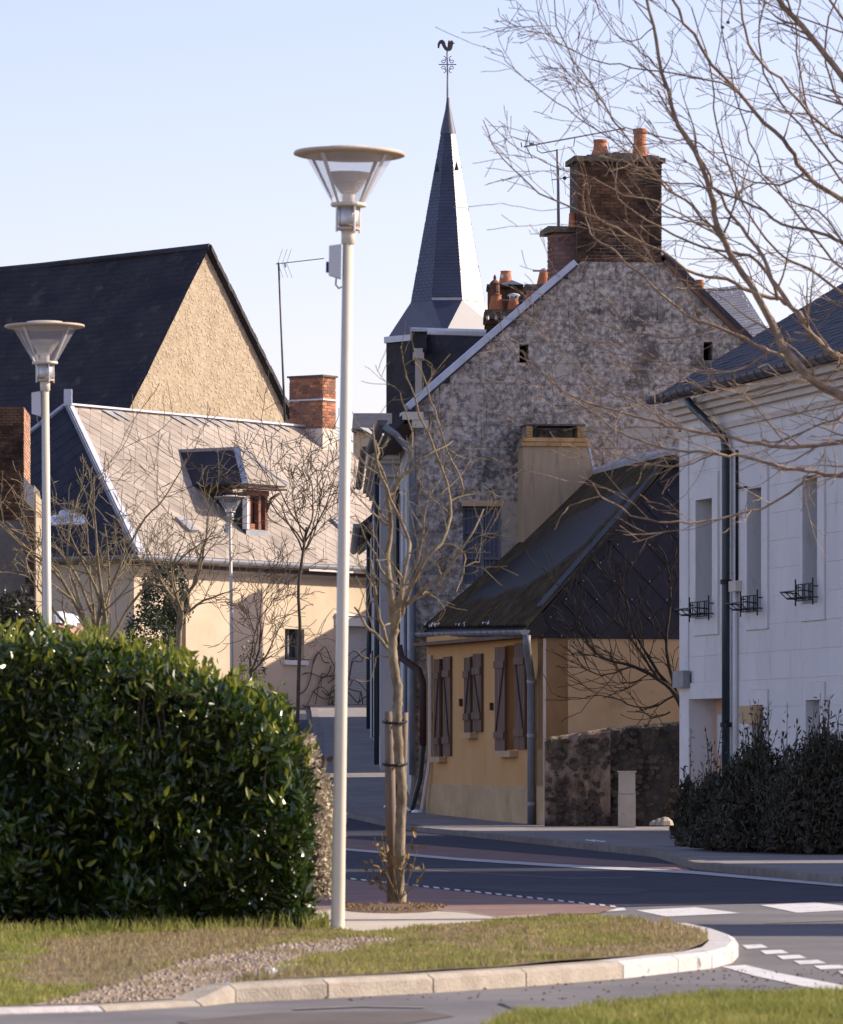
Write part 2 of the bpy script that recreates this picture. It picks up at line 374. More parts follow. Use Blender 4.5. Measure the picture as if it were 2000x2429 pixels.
for q in ([(1508, 2160), (1650, 2153), (1757, 2167), (1580, 2175)], [(1803, 2148), (1932, 2141), (2064, 2157), (1892, 2166)], [(1412, 2157), (1480, 2154), (1486, 2160), (1424, 2164)]):
    gpoly('zebra_stripe', q, 0, M['paint'], .003)
for x, y, ww in ((1760, 2247, 62), (1803, 2260, 68), (1842, 2272, 72), (1882, 2284, 78), (1930, 2296, 84), (1985, 2309, 90)):
    gpoly('give_way_dash', [(x, y - 4), (x + ww * .75, y - 6), (x + ww, y + 2), (x + ww * .2, y + 5)], 0, M['paint'], .003)
gpoly('white_line', [(1712, 2294), (1768, 2290), (1850, 2310), (2060, 2350), (2060, 2366), (1900, 2340), (1790, 2316)], 0, M['paint'], .003)
gpoly('tar_joint', [(1180, 2382), (1218, 2396), (1224, 2396), (1190, 2381)], 0, M['black'], .004)

for q in ([(1560, 2226), (1700, 2262), (1712, 2262), (1572, 2225)], [(700, 2395), (860, 2388), (1010, 2391), (1010, 2393), (860, 2390.5), (700, 2397.5)], [(1820, 2190), (2050, 2182), (2050, 2183.2), (1820, 2191.2)], [(1000, 2064), (1350, 2084), (1500, 2082), (1500, 2083), (1350, 2085), (1000, 2065)]):
    gpoly('tar_joint', q, 0, M['kerb_dark'], .006)
gpoly('asphalt_patch', [(420, 2425), (640, 2404), (1010, 2399), (1080, 2412), (900, 2440), (500, 2445)], 0, mat('patch_asphalt', (.085, .07, .065), (.13, .11, .10), 3, .95, .004, 100), .003)
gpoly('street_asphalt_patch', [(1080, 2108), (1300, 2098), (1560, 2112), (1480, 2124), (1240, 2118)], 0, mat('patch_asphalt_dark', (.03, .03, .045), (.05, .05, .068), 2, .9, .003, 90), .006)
# far kerb
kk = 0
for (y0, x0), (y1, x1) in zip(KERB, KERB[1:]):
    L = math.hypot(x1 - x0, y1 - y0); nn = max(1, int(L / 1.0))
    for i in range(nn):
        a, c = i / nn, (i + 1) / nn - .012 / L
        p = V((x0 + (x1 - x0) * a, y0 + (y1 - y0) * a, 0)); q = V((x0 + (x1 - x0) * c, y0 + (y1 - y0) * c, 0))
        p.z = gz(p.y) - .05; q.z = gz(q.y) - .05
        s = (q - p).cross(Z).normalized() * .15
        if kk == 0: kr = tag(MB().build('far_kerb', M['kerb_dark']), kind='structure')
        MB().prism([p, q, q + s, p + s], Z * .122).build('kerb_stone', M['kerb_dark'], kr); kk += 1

# grass island with kerb stones; the kerb drops to road level towards the left
OUT = [(-260, 2438), (0, 2407), (250, 2400), (480, 2387), (560, 2378), (780, 2368), (1030, 2355), (1250, 2340), (1480, 2321), (1610, 2306), (1690, 2297), (1738, 2284), (1752, 2268), (1742, 2252), (1700, 2236), (1640, 2222)]
outer = [G(x, y, 0) for x, y in OUT]
def offs(pl, w_):
    r = []
    for i, p in enumerate(pl):
        t = (pl[min(i + 1, len(pl) - 1)] - pl[max(i - 1, 0)]).normalized(); r.append(p + V((-t.y, t.x, 0)) * w_)
    return r
inner = offs(outer, .15)
isl = tag(MB().build('island_kerb', M['kerb']), kind='structure')
def kh(p):                                # kerb height along the island
    px = CX + p.x * F / p.y; t = max(0, min(1, (px - 470) / 110)); return .022 + (.078 - .022) * t * t * (3 - 2 * t)
def zisl(x, y):
    px = CX + x * F / y; t = max(0, min(1, (px - 430) / 260)); d = max(0, min(1, (y - 20.6) / 3.0))
    low = .02 + (.08 - .02) * d; return low + (.08 - low) * t * t * (3 - 2 * t)
def kerbstone(a, b_, c, d_, m):
    ha, hb = kh(a), kh(b_); i1 = (d_ - a) * .22; i2 = (c - b_) * .22; e = .018
    mb = MB(); vs = [a, b_, c, d_, a + Z * max(.004, ha - e), b_ + Z * max(.004, hb - e), a + i1 + Z * ha, b_ + i2 + Z * hb, c + Z * hb, d_ + Z * ha]
    mb.add(vs, [(0, 1, 5, 4), (4, 5, 7, 6), (6, 7, 8, 9), (1, 2, 8, 7, 5), (3, 0, 4, 6, 9), (2, 3, 9, 8)])
    return mb.build('kerb_stone', m, isl)
for i in range(len(outer) - 1):
    L = (outer[i + 1] - outer[i]).length; nn = max(1, round(L / .95))
    for j in range(nn):
        t0 = j / nn; t1 = (j + 1) / nn - .01 / L
        wm = M['kerb_white'] if OUT[i][0] >= 1450 or (i == 1 and j == 0) else M['kerb']
        kerbstone(outer[i].lerp(outer[i + 1], t0), outer[i].lerp(outer[i + 1], t1), inner[i].lerp(inner[i + 1], t1), inner[i].lerp(inner[i + 1], t0), wm)
BACK = [(1560, 2196), (1400, 2183), (1290, 2180), (1180, 2188), (1060, 2198), (930, 2212), (850, 2216), (800, 2206), (700, 2185), (400, 2160), (-260, 2150)]
backp = [G(x, y, ZI) for x, y in BACK]
ring = [p.copy() for p in inner] + backp
def inpoly(x, y, ring):
    c = False; n_ = len(ring); j = n_ - 1
    for i in range(n_):
        if (ring[i].y > y) != (ring[j].y > y) and x < (ring[j].x - ring[i].x) * (y - ring[i].y) / (ring[j].y - ring[i].y) + ring[i].x: c = not c
        j = i
    return c
def surf(name, rg, zf, m, step=.14):
    pts = []; n_ = len(rg)
    for i in range(n_):
        a, c = rg[i], rg[(i + 1) % n_]; k = max(1, int((c - a).length / step)); pts += [a.lerp(c, q / k).to_2d() for q in range(k)]
    nb = len(pts); xs = [p.x for p in rg]; ys = [p.y for p in rg]; y = min(ys)
    while y < max(ys):
        x = min(xs)
        while x < max(xs):
            if inpoly(x, y, rg): pts.append(V((x + R.uniform(-.03, .03), y + R.uniform(-.03, .03))))
            x += step
        y += step * 1.5
    v_, e_, f_, *_r = delaunay_2d_cdt(pts, [(i, (i + 1) % nb) for i in range(nb)], [], 1, 1e-4)
    mb = MB(); mb.add([(p.x, p.y, zf(p.x, p.y)) for p in v_], [tuple(q) for q in f_]); o = mb.build(name, m, smooth=True)
    if o.data.polygons[0].normal.z < 0: o.data.flip_normals()
    return tag(o, kind='structure')
def flat(name, ringp, z, m): return surf(name, ringp, lambda x, y: z, m, .6)
def hum(x, y): return .018 * (noise.noise(V((x * 1.5, y * .9, 2))) + .3)
surf('turf', ring, lambda x, y: zisl(x, y) + hum(x, y) * min(1, max(0, y - 21.5)), M['turf'])
# trodden gravel corner, up to the back of the kerb
def zgr(x, y): return zisl(x, y) + hum(x, y) * min(1, max(0, y - 21.5)) + .006
fr_ = [p for p, o_ in zip(inner, OUT) if 200 <= o_[0] <= 600]; st0 = inner[1].lerp(inner[2], .5)
pathr = [st0] + fr_ + [G(x, y, ZI) for x, y in [(640, 2300), (760, 2272), (900, 2252), (960, 2236), (850, 2226), (700, 2240), (560, 2260), (430, 2284), (260, 2318)]]
surf('gravel_path', pathr, zgr, M['gravelbed'])
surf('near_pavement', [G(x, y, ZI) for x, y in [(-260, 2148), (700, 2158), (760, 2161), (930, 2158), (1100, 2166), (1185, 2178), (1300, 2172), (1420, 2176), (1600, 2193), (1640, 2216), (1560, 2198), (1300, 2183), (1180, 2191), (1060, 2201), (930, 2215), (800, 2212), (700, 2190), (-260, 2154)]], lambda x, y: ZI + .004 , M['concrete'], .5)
k_ = MB()
kp = [G(x, y, ZI) for x, y in [(700, 2157), (760, 2160), (930, 2157), (1100, 2165), (1185, 2177), (1300, 2171)]]
for a, c in zip(kp, kp[1:]): k_.prism([V((a.x, a.y, -.02)), V((c.x, c.y, -.02)), V((c.x, c.y + .12, -.02)), V((a.x, a.y + .12, -.02))], Z * .105)
tag(k_.build('pavement_edge', M['kerb']), kind='structure')
# near grass corner, bottom right
NEAR = [(1130, 2440), (1240, 2412), (1380, 2391), (1600, 2376), (1800, 2364), (2080, 2352), (2300, 2345), (2400, 2700), (1000, 2700)]
nearp = [G(x, y, .06) for x, y in NEAR]
flat('near_turf', nearp, .06, M['turf'])
k_ = MB()
for a, c in zip(nearp[:6], nearp[1:7]): k_.prism([V((a.x, a.y + .1, -.02)), V((c.x, c.y + .1, -.02)), V((c.x, c.y, -.02)), V((a.x, a.y, -.02))], Z * .07)
tag(k_.build('near_turf_edge', M['kerb']), kind='structure')

def blades(name, test, box_, n_, h0, h1, z, m, label=None, rnd=R, wd=.0032):
    vs = []; fs = []
    while n_ > 0:
        n_ -= 1
        x = rnd.uniform(box_[0], box_[1]); y = rnd.uniform(box_[2], box_[3])
        if not test(x, y): continue
        zz_ = z(x, y) if callable(z) else z
        h = rnd.uniform(h0, h1) * (.55 + .9 * max(0, noise.noise(V((x * 2.3, y * 1.3, 3))) + .4)); a = rnd.uniform(0, 6.28); dx, dy = math.cos(a) * wd, math.sin(a) * wd
        lx, ly = rnd.gauss(0, .35) * h, rnd.gauss(0, .35) * h; k = len(vs)
        vs += [(x - dx, y - dy, zz_), (x + dx, y + dy, zz_), (x + dx * .6 + lx * .4, y + dy * .6 + ly * .4, zz_ + h * .6), (x - dx * .6 + lx * .4, y - dy * .6 + ly * .4, zz_ + h * .6), (x + lx, y + ly, zz_ + h)]
        fs += [(k, k + 1, k + 2, k + 3), (k + 3, k + 2, k + 4)]
    mb = MB(); mb.v = vs; mb.f = fs
    return tag(mb.build(name, m), label, 'grass', kind='stuff')
bx_ = (-4.5, 2.3, 17.5, 30.5)
def bare(x, y): return noise.noise(V((x * 1.1, y * .42, 9.1))) + .25 * noise.noise(V((x * 6, y * 3, 2))) > (.14 if x < -1 else -.01)
blades('grass', lambda x, y: inpoly(x, y, ring) and not inpoly(x, y, pathr) and not bare(x, y), bx_, 260000, .011, .030, zgr, M['grass'], 'short green grass growing on the kerbed island')
blades('dry_grass', lambda x, y: inpoly(x, y, ring) and (not inpoly(x, y, pathr) or noise.noise(V((x * 3, y * 2, 1))) > .25) and (x > -1.2 or noise.noise(V((x, y, 5))) > .2 or (bare(x, y) and R.random() < .45)), bx_, 150000, .010, .032, zgr, M['grass_dry'], 'dry straw coloured grass on the kerbed island')
blades('grass', lambda x, y: inpoly(x, y, nearp), (.2, 2.9, 14.5, 20), 90000, .025, .055, .055, M['grass'], 'green lawn corner at the bottom right of the view')
def pebbles(name, test, box_, n_, z, m, label, s0=.006, s1=.018, cat='gravel'):
    mb = MB()
    for _ in range(n_):
        x = R.uniform(box_[0], box_[1]); y = R.uniform(box_[2], box_[3])
        if not test(x, y): continue
        s = R.uniform(s0, s1); k = len(mb.v); a = R.uniform(0, 3); zq = z(x, y) if callable(z) else z
        for q in range(4): mb.v.append((x + math.cos(a + q * 1.57) * s, y + math.sin(a + q * 1.57) * s * R.uniform(.7, 1.2), zq))
        mb.v.append((x, y, zq + s * .8)); mb.f += [(k, k + 1, k + 4), (k + 1, k + 2, k + 4), (k + 2, k + 3, k + 4), (k + 3, k, k + 4)]
    return tag(mb.build(name, m), label, cat, kind='stuff')
pebbles('gravel', lambda x, y: inpoly(x, y, pathr), (-3.5, .2, 19, 28), 16000, zgr, M['stone'], 'loose gravel on the trodden corner of the island')
pebbles('leaf_litter', lambda x, y: inpoly(x, y, ring) and bare(x, y) and R.random() < .5, bx_, 30000, zgr, M['brown_leaf'], 'fallen brown leaves and crumbs among the island grass', .004, .010, 'leaf litter')
pebbles('road_grit', lambda x, y: True, (-3.5, 2.6, 20.9, 24), 700, .001, M['soil'], 'grit and leaf crumbs lying beside the island kerb', .005, .012, 'grit')
# small snow remains
def snow(pts, z, label, hgt=.03, n_=30, g_=True):
    mb = MB()
    for _ in range(n_):
        t = R.random() * (len(pts) - 1); i = int(t); a = pts[i]; b_ = pts[i + 1]; t -= i
        c = a.lerp(b_, t) + V((R.gauss(0, .03), R.gauss(0, .10), 0)); s = R.uniform(.03, .09)
        mb.lathe((c.x, c.y, c.z), [(s, -.01), (s * .8, hgt * .6), (s * .35, hgt), (.001, hgt * 1.05)], 7, 1.6)
    return tag(mb.build('snow', M['snow'], smooth=True), label, 'snow', kind='stuff')
snow([G(1580, 2030, .0), G(1665, 2035, .0)], 0, 'melting snow crumbs in the gutter by the shrubs')
snow([G(1500, 2020, .0), G(1560, 2027, .0)], 0, 'short row of snow lumps against the far kerb', n_=9)
snow([G(1395, 2006, .0), G(1425, 2010, .0)], 0, 'single larger snow lump at the far kerb', n_=9, hgt=.07)
snow([G(1190, 1990, .0), G(1270, 1997, .0)], 0, 'thin snow streak at the kerb below the ochre house', n_=14, hgt=.02)
snow([P(920, 1912, 76.5), P(985, 1926, 74)], 0, 'snow left at the foot of the old downpipe', n_=14)
snow([P(855, 1797, 91.5), P(862, 1830, 88)], 0, 'snow trickle on the uphill street', n_=16)
snow([G(628, 2312, .07), G(690, 2298, .07)], 0, 'small crust of snow on the island grass', n_=9, hgt=.02)
mb = MB(); c0 = G(525, 2352, .03); c0.z = .03
mb.add([c0 + V(p) for p in [(-.04, 0, .01), (.03, -.02, .012), (.05, .04, .02), (.02, .10, .04), (-.01, .05, .02)]], [(0, 1, 4), (1, 2, 3), (1, 3, 4)])
top(mb.build('plastic_scrap', mat('blue_film', (.22, .28, .62), rough=.4)), 'blue plastic scrap lying behind the island kerb', 'litter')

# ------------------------------------------------------------------ vertical reference planes
PH = wallfr(P(318, 1500, 123), ((9145 - 1000) / F, 1))                       # long pale-roofed house
OF = wallfr(P(1290, 1500, 70), ((-2270 - 1000) / F, 1), True)                # ochre house street side
OG = wallfr(P(1290, 1500, 70), (OF.U.y, -OF.U.x))                            # its gable
SGF = wallfr(P(985, 1500, 77.4), (math.cos(math.radians(8)), math.sin(math.radians(8))))
_d = V(((-1900 - 1000) / F, 1, 0)).normalized()
WF = wallfr(P(1617, 1500, 66), (-_d.x, -_d.y), True)
assert PH.N.y < 0 and OG.N.y < 0 and SGF.N.y < 0 and OF.N.x < 0
if WF.N.x > 0: WF.N = -WF.N

def pipe(pts, r, name, m, parent, seg=10, smooth=True): return MB().tube(pts, r, seg).build(name, m, parent, smooth=smooth)
def wire(mb, pts, r=.006): mb.tube(pts, r, 4)
def gutter(a, b_, r, out, name, m, parent, joints=None):
    a, b_ = V(a), V(b_); t = (b_ - a).normalized(); out = V(out).normalized(); mb = MB(); nn = 8
    vs = []; 
    for p in (a, b_):
        for k in range(nn + 1):
            q = math.pi * k / nn; vs.append(p + out * (r - r * math.cos(q)) - Z * (r * math.sin(q)))
        for k in range(nn, -1, -1):
            q = math.pi * k / nn; rr = r * .9; vs.append(p + out * (r - rr * math.cos(q)) - Z * (rr * math.sin(q)))
    m_ = 2 * (nn + 1); fs = [(k, (k + 1) % m_, (k + 1) % m_ + m_, k + m_) for k in range(m_)]
    fs += [tuple(range(nn + 1))[::-1], tuple(m_ + k for k in range(nn + 1))]
    mb.add(vs, fs); o = mb.build(name, m, parent)
    if joints:
        L = (b_ - a).length; n_ = int(L / joints)
        for i in range(1, n_):
            p = a + t * (i * joints); ring_ = [p + out * (r - r * 1.06 * math.cos(math.pi * k / nn)) - Z * (r * 1.06 * math.sin(math.pi * k / nn)) for k in range(nn + 1)]
            MB().tube(ring_, .007, 4).build('gutter_bracket', m, o)
    return o
def slab(pts, th, name, m, parent, **k):   # a roof plane thickened downwards
    pts = [V(p) for p in pts]; nn = (pts[1] - pts[0]).cross(pts[2] - pts[0]).normalized()
    if nn.z < 0: nn = -nn
    return MB().prism(pts, -nn * th).build(name, m, parent, **k)
def roof_frame(a, b_, c):                   # a,b along the eave, c up the slope
    U = (V(b_) - V(a)).normalized(); W = V(c) - V(a); W = (W - U * W.dot(U)).normalized(); N = U.cross(W)
    if N.z < 0: N = -N
    return Fr(a, U, W, N)
def cov(fr, pts3): return [((V(p) - fr.O).dot(fr.U), (V(p) - fr.O).dot(fr.W)) for p in pts3]

# ------------------------------------------------------------------ church
CH = 200.0; cc = P(1063, 1500, CH); k_ = CH / F
church = thing('church', 'church with tall slate broach spire and weathercock behind the rooftops', 'church', (cc.x, CH, gz(200)))
def zc(py): return CZ + (HY - py) * k_
def octp(r, z, a0=20.5): return [V((cc.x + r * math.sin(math.radians(a0 + 45 * i)), CH - r * math.cos(math.radians(a0 + 45 * i)), z)) for i in range(8)]
rb, rt = 94 * k_ , 17 * k_
zb, zt, zs = zc(720), zc(312), zc(806)
ob, ot = octp(rb, zb), octp(rt, zt)
sq = [V((cc.x + 147 * k_ * math.sin(math.radians(-3.5 + 90 * i)), CH - 147 * k_ * math.cos(math.radians(-3.5 + 90 * i)), zs)) for i in range(4)]
spire = MB()
for i in range(8): spire.add([ob[i], ob[(i + 1) % 8], ot[(i + 1) % 8], ot[i]], [(0, 1, 2, 3)])
sp_o = spire.build('spire', M['slate_spire'], church)
br = MB()
# octagon face i spans vertices i..i+1; face 7 (-26..19) looks at the viewer over square corner 0
for j in range(4):
    fi = (7 + 2 * j) % 8; a, b_ = ob[fi], ob[(fi + 1) % 8]
    br.add([a, b_, sq[j]], [(0, 2, 1)])
    a2, b2 = ob[(fi + 1) % 8], ob[(fi + 2) % 8]
    br.add([a2, b2, sq[(j + 1) % 4], sq[j]], [(0, 3, 2, 1)])
br.build('broach', M['slate_spire'], church)
twr = MB().prism([V((p.x, p.y, 2)) for p in sq], Z * (zs - 2)); twr.build('tower', M['slate_barn'], church)
zb_ = MB()
for j in range(4):
    a, b_ = sq[j], sq[(j + 1) % 4]; o_ = ((a + b_) / 2 - V((cc.x, CH, zs))).normalized() * .05
    zb_.prism([a + o_ - Z * .12, b_ + o_ - Z * .12, b_ + o_ + Z * .12, a + o_ + Z * .12], o_ * 1.4)
zb_.build('zinc_band', M['zinc'], church)
MB().sheet([(ob[7] + sq[0] * 0) + V((0, -.04, 0)), ob[0] + V((0, -.04, 0)), ob[0] + V((0, -.06, .10)), ob[7] + V((0, -.06, .10))]).build('broach_flashing', M['zinc'], church)
MB().lathe((cc.x, CH, 0), [(rt * 1.12, zt - .1), (rt * 1.0, zt + .1), (rt * .42, zc(262)), (.05, zc(232)), (.03, zc(232) + .01)], 16).build('spire_cap', M['lead'], church, smooth=True)
# slates, rows across the lit and the dark faces
spp = []
for fi in (6, 7, 0, 1):
    A, B, C, D = ob[fi], ob[(fi + 1) % 8], ot[(fi + 1) % 8], ot[fi]
    fr = roof_frame(A, B, (C + D) / 2)
    if (fr.N.dot(V(((A + B) / 2 - V((cc.x, CH, zb)))).normalized())) < 0: fr.N = -fr.N
    H_ = cov(fr, [C])[0][1]; reg = ccw(cov(fr, [A, B, C, D]))
    rr = courses(0, (B - A).length, 0, H_, .27, .135, .012, .1)
    pl = [clip(rpoly(r), reg) for r in rr]; pl = [q for q in pl if q and area(q) > .003]
    pieces(fr, pl, .0, .012, M['slate_spire'], sp_o, 'slate', .003, .09, limit=140 if fi in (0, 7) else 10, stuffname='slate_courses')
# lucarnes
for px, py in ((1083, 392), (1037, 396)):
    p = P(px, py, CH - 1.1)
    MB().add([p + V((-.09, 0, -.2)), p + V((.09, 0, -.2)), p + V((0, 0, .2)), p + V((0, .35, -.1))], [(0, 1, 2), (0, 2, 3), (1, 3, 2)]).build('vent_hood', M['slate'], church)
# finial, cross and cock
x0 = cc.x - .02
MB().tube([(x0, CH, zc(240)), (x0, CH, zc(180)), (x0 - .02, CH, zc(118))], [.045, .035, .03], 8).build('finial_rod', M['zinc_dull'], church)
cr = MB(); zx = zc(153); h = 21 * k_
cr.tube([(x0 - h, CH, zx), (x0 + h, CH, zx)], .02, 6)
for sx, sz in ((1, 0), (-1, 0), (0, 1), (0, -1)):
    for t in (1, -1):
        c = V((x0 + sx * h * .62, CH, zx + sz * h * .85)); pts = []
        for q in range(9):
            an = math.pi * 1.25 * q / 8; rr = h * .26
            ox = math.sin(an) * rr; oy = (1 - math.cos(an)) * rr
            a_ = -oy * .9 + rr * .3; b_ = t * (rr * 1.7 - ox)
            pts.append(c + (V((sx * a_, 0, b_)) if sx else V((b_, 0, sz * a_))))
        cr.tube(pts, .016, 5)
cr.build('iron_cross', mat('rusted_iron', (.10, .06, .055), (.16, .10, .09), 6, .8), church)
ck = [(-22, 137 - 10), (-26, 122), (-25, 108), (-18, 97), (-8, 94), (0, 99), (4, 108), (7, 119), (12, 124), (13, 110), (15, 98), (19, 96), (22, 102), (24, 98), (31, 97), (34, 104), (40, 107), (34, 110), (32, 120), (30, 128), (24, 135), (12, 137), (2, 132), (-6, 120), (-10, 110), (-15, 108), (-17, 116), (-19, 124)]
ck = [(1046 + 8 + x * .62, 90 + (y - 90) * .62 + 2) for x, y in ck]
q = [P(x, y, CH) for x, y in ck]; mbk = MB(); tr_ = tessellate_polygon([q]); nq = len(q)
mbk.add([p + V((0, -.07, 0)) for p in q] + [p + V((0, .07, 0)) for p in q], [tuple(t) for t in tr_] + [tuple(i + nq for i in t[::-1]) for t in tr_] + [(i, (i + 1) % nq, (i + 1) % nq + nq, i + nq) for i in range(nq)])
mbk.build('weathercock', mat('aged_copper', (.09, .06, .065), (.15, .11, .11), 5, .6, metal=.3), church)

# ------------------------------------------------------------------ barn
BK = V((-PH.U.y, PH.U.x, 0))                                                # back direction, away from the street
bf = wallfr(P(490, 1500, 150), (PH.U.x, PH.U.y)); ap = bf.uv(490, 589); l_ = bf.uv(292, 1000); r_ = bf.uv(686, 985)
barn = thing('barn', 'old barn with huge dark slate roof and sunlit rubble gable', 'barn', bf.pt(0, 2.4))
zl = l_[1]; base = 2.4
lo = (ap[0] - (ap[0] - l_[0]) * 1.25, ap[1] - (ap[1] - l_[1]) * 1.25); hi = (ap[0] + (r_[0] - ap[0]) * 1.25, ap[1] - (ap[1] - r_[1]) * 1.25)
reg = [(lo[0], base), (hi[0], base), hi, ap, lo]
barnstone = mat('rubble_render', (.33, .26, .175), (.46, .375, .27), 2.2, .97, .03, 9, spots=((.22, .17, .125), 5, .58, .08), ramp3=(.39, .315, .22))
body(bf, reg, [], -.6, 0, 'gable_wall', barnstone, barn)
rub = MB()
for _ in range(5200):
    u = R.uniform(lo[0], hi[0]); v = R.uniform(l_[1] - .5, ap[1]); s = R.uniform(.02, .07)
    if clip([(u - s, v - s), (u + s, v - s), (u + s, v + s), (u - s, v + s)], ccw(reg)).__len__() != 4: continue
    a_ = R.uniform(0, 1.5); k4 = [(u + s * math.cos(a_ + i * 1.26) * R.uniform(.8, 1.3), v + s * .7 * math.sin(a_ + i * 1.26)) for i in range(5)]
    rub.poly(bf, k4, -.01, R.uniform(.003, .012))
rub.build('rubble_stones', mat('rubble_stone', (.34, .27, .18), (.52, .435, .33), 7, .95), barn, kind='stuff')
A0 = bf.pt(ap[0], ap[1] + .05, .12); L0 = bf.pt(lo[0] - .3, lo[1] - .2, .12)
far = BK * 24
rd = MB(); nU, nV = 30, 14; gridv = []
for i in range(nU + 1):
    for j in range(nV + 1):
        t = i / nU; s = j / nV
        p = A0.lerp(L0, s) + BK * (24 * t) + Z * (-.22 * math.sin(min(1, t * 2.2) * math.pi) * (1 - s) - .12 * t * (1 - s) + .05 * noise.noise(V((t * 14, s * 8, 0))))
        gridv.append(p)
rd.add(gridv, [(i * (nV + 1) + j, (i + 1) * (nV + 1) + j, (i + 1) * (nV + 1) + j + 1, i * (nV + 1) + j + 1) for i in range(nU) for j in range(nV)])
rd.build('roof', M['slate_barn'], barn)
R0 = bf.pt(hi[0] + .2, hi[1] - .2, .12)
slab([A0, R0, R0 + far, A0 + far - Z * .5], .12, 'far_roof_slope', M['slate_barn'], barn)
vg = MB(); 
for s in range(40):
    t = s / 40; p = A0.lerp(R0, t); q_ = A0.lerp(R0, t + .03); up = R.uniform(.0, .05)
    vg.prism([p + Z * up, q_ + Z * up, q_ + Z * (up - .16), p + Z * (up - .16)], bf.N * .07)
vg.build('verge_slates', M['slate'], barn)
MB().tube([A0, A0 + BK * 8 - Z * .28, A0 + BK * 16 - Z * .33, A0 + BK * 24 - Z * .36], .09, 6).build('ridge_cap', M['slate'], barn)
# slab row edges on dark slope
rr_ = MB()
for j in range(1, 40):
    s = j / 40; pts = []
    for i in range(0, 31, 2):
        t = i / 30; pts.append(A0.lerp(L0, s) + BK * (24 * t) + Z * (-.22 * math.sin(min(1, t * 2.2) * math.pi) * (1 - s) - .12 * t * (1 - s) + .05 * noise.noise(V((t * 14, s * 8, 0))) + .03))
    rr_.tube(pts, .005, 3, False)
rr_.build('slate_courses', M['slate_barn'], barn, kind='stuff')

# antenna beside the barn
def yagi(mb, a, b_, n_, L, r=.012, updir=Z):
    a, b_ = V(a), V(b_); mb.tube([a, b_], r * 1.3, 5); t = (b_ - a).normalized(); s = t.cross(Z).normalized()
    for i in range(n_):
        p = a.lerp(b_, .12 + .86 * i / (n_ - 1)); mb.tube([p - s * L, p + s * L], r * .6, 4)
        mb.tube([p - Z * .0, p + Z * L * .18], r * .6, 4)
    return s
ant = thing('tv_antenna', 'tall thin television aerial mast beside the brick chimney, barn gable behind', 'antenna', P(676, 1000, 138), 'television aerials')
pipe([P(676, 1000, 138), P(670, 850, 138), P(661, 623, 138)], [.035, .03, .028], 'mast', M['gutter_dark'], ant, 6)
ym = MB(); s_ = yagi(ym, P(655, 626, 138), P(768, 613, 138.6), 14, .10)
for x in (659, 670, 680):
    p = P(x, 624, 138); ym.tube([p, p + V((.13, 0, .38))], .007, 4); ym.tube([p, p + V((.15, 0, -.40))], .007, 4)
ym.tube([P(676, 625, 138), P(678, 634, 138)], .03, 5)
ym.build('aerial', M['zinc_dull'], ant)

# ------------------------------------------------------------------ long house with pale slates
hz = 5.82; hw = 4.0; zr = PH.v(318, 1330) + 4.06; ez = PH.v(318, 1316)
lh = thing('long_house', 'long cream house with hipped pale slate roof, dormer and roller garage door', 'house', PH.pt(0, gz(123)))
uE = PH.u(1075)
win = [(PH.u(397), PH.u(441), 2.0, PH.v(415, 1418)), (PH.u(676), PH.u(722), PH.v(700, 1566), PH.v(700, 1492)), (PH.u(800), PH.u(905), 2.2, PH.v(850, 1486))]
wz = PH.v(318, 1336)
body(PH, [(0, 1.5), (uE, 1.5), (uE, wz), (0, wz)], win, -.35, 0, 'wall', M['cream'], lh)
MB().prism([PH.pt(0, 1.5, -.35), PH.pt(.35, 1.5, -.35), PH.pt(.35, 1.5, -8), PH.pt(0, 1.5, -8)], Z * (wz - 1.5)).build('end_wall', M['cream'], lh)
MB().box(PH, 0, uE, PH.v(600, 1362), PH.v(600, 1350) + .02, .002, .03).build('eave_band', M['whitetrim'], lh)
MB().box(PH, -.3, uE, wz - .06, wz + .02, -.1, .30).build('soffit', M['wood_dark'], lh)
# windows
u0, u1, v0, v1 = win[0]
o = MB().box(PH, u0, u1, v0, v1, -.3, -.26).build('window', M['glass'], lh)
fm = MB()
for a, c in ((u0, u0 + .06), (u1 - .06, u1), ((u0 + u1) / 2 - .04, (u0 + u1) / 2 + .04)): fm.box(PH, a, c, v0, v1, -.258, -.2)
for z_ in (v1 - .06, v1 - .8, v1 - 1.55): fm.box(PH, u0 + .061, u1 - .061, z_, z_ + .05, -.257, -.205)
fm.build('frame', M['wood_dark'], o)
u0, u1, v0, v1 = win[1]
o = MB().box(PH, u0, u1, v0, v1, -.3, -.26).build('window', M['glass'], lh)
fm = MB()
for a, c in ((u0, u0 + .06), (u1 - .06, u1), ((u0 + u1) / 2 - .03, (u0 + u1) / 2 + .03)): fm.box(PH, a, c, v0, v1, -.258, -.2)
fm.build('frame', M['pipe_grey'], o)
MB().box(PH, u0 - .08, u1 + .08, v0 - .12, v0 - .002, -.2, .08).build('sill', M['whitetrim'], o)
u0, u1, v0, v1 = win[2]
gd = MB(); z_ = v0
while z_ < v1 - .05: gd.prism([PH.pt(u0, z_, -.15), PH.pt(u0, z_ + .012, -.13), PH.pt(u0, z_ + .045, -.13), PH.pt(u0, z_ + .05, -.15)], PH.U * (u1 - u0)); z_ += .052
o = MB().box(PH, u0, u1, v0, v1, -.2, -.152).build('garage_door', M['garage'], lh); gd.build('slat_panel', M['garage'], o, kind='stuff')
MB().box(PH, u0 - .1, u1, v1 + .003, v1 + .24, -.1, .06).build('garage_lintel', M['whitetrim'], lh)
MB().box(PH, u0 - .1, u1, v1 + .26, v1 + .32, -.1, .1).build('lintel_ledge', M['whitetrim'], lh)
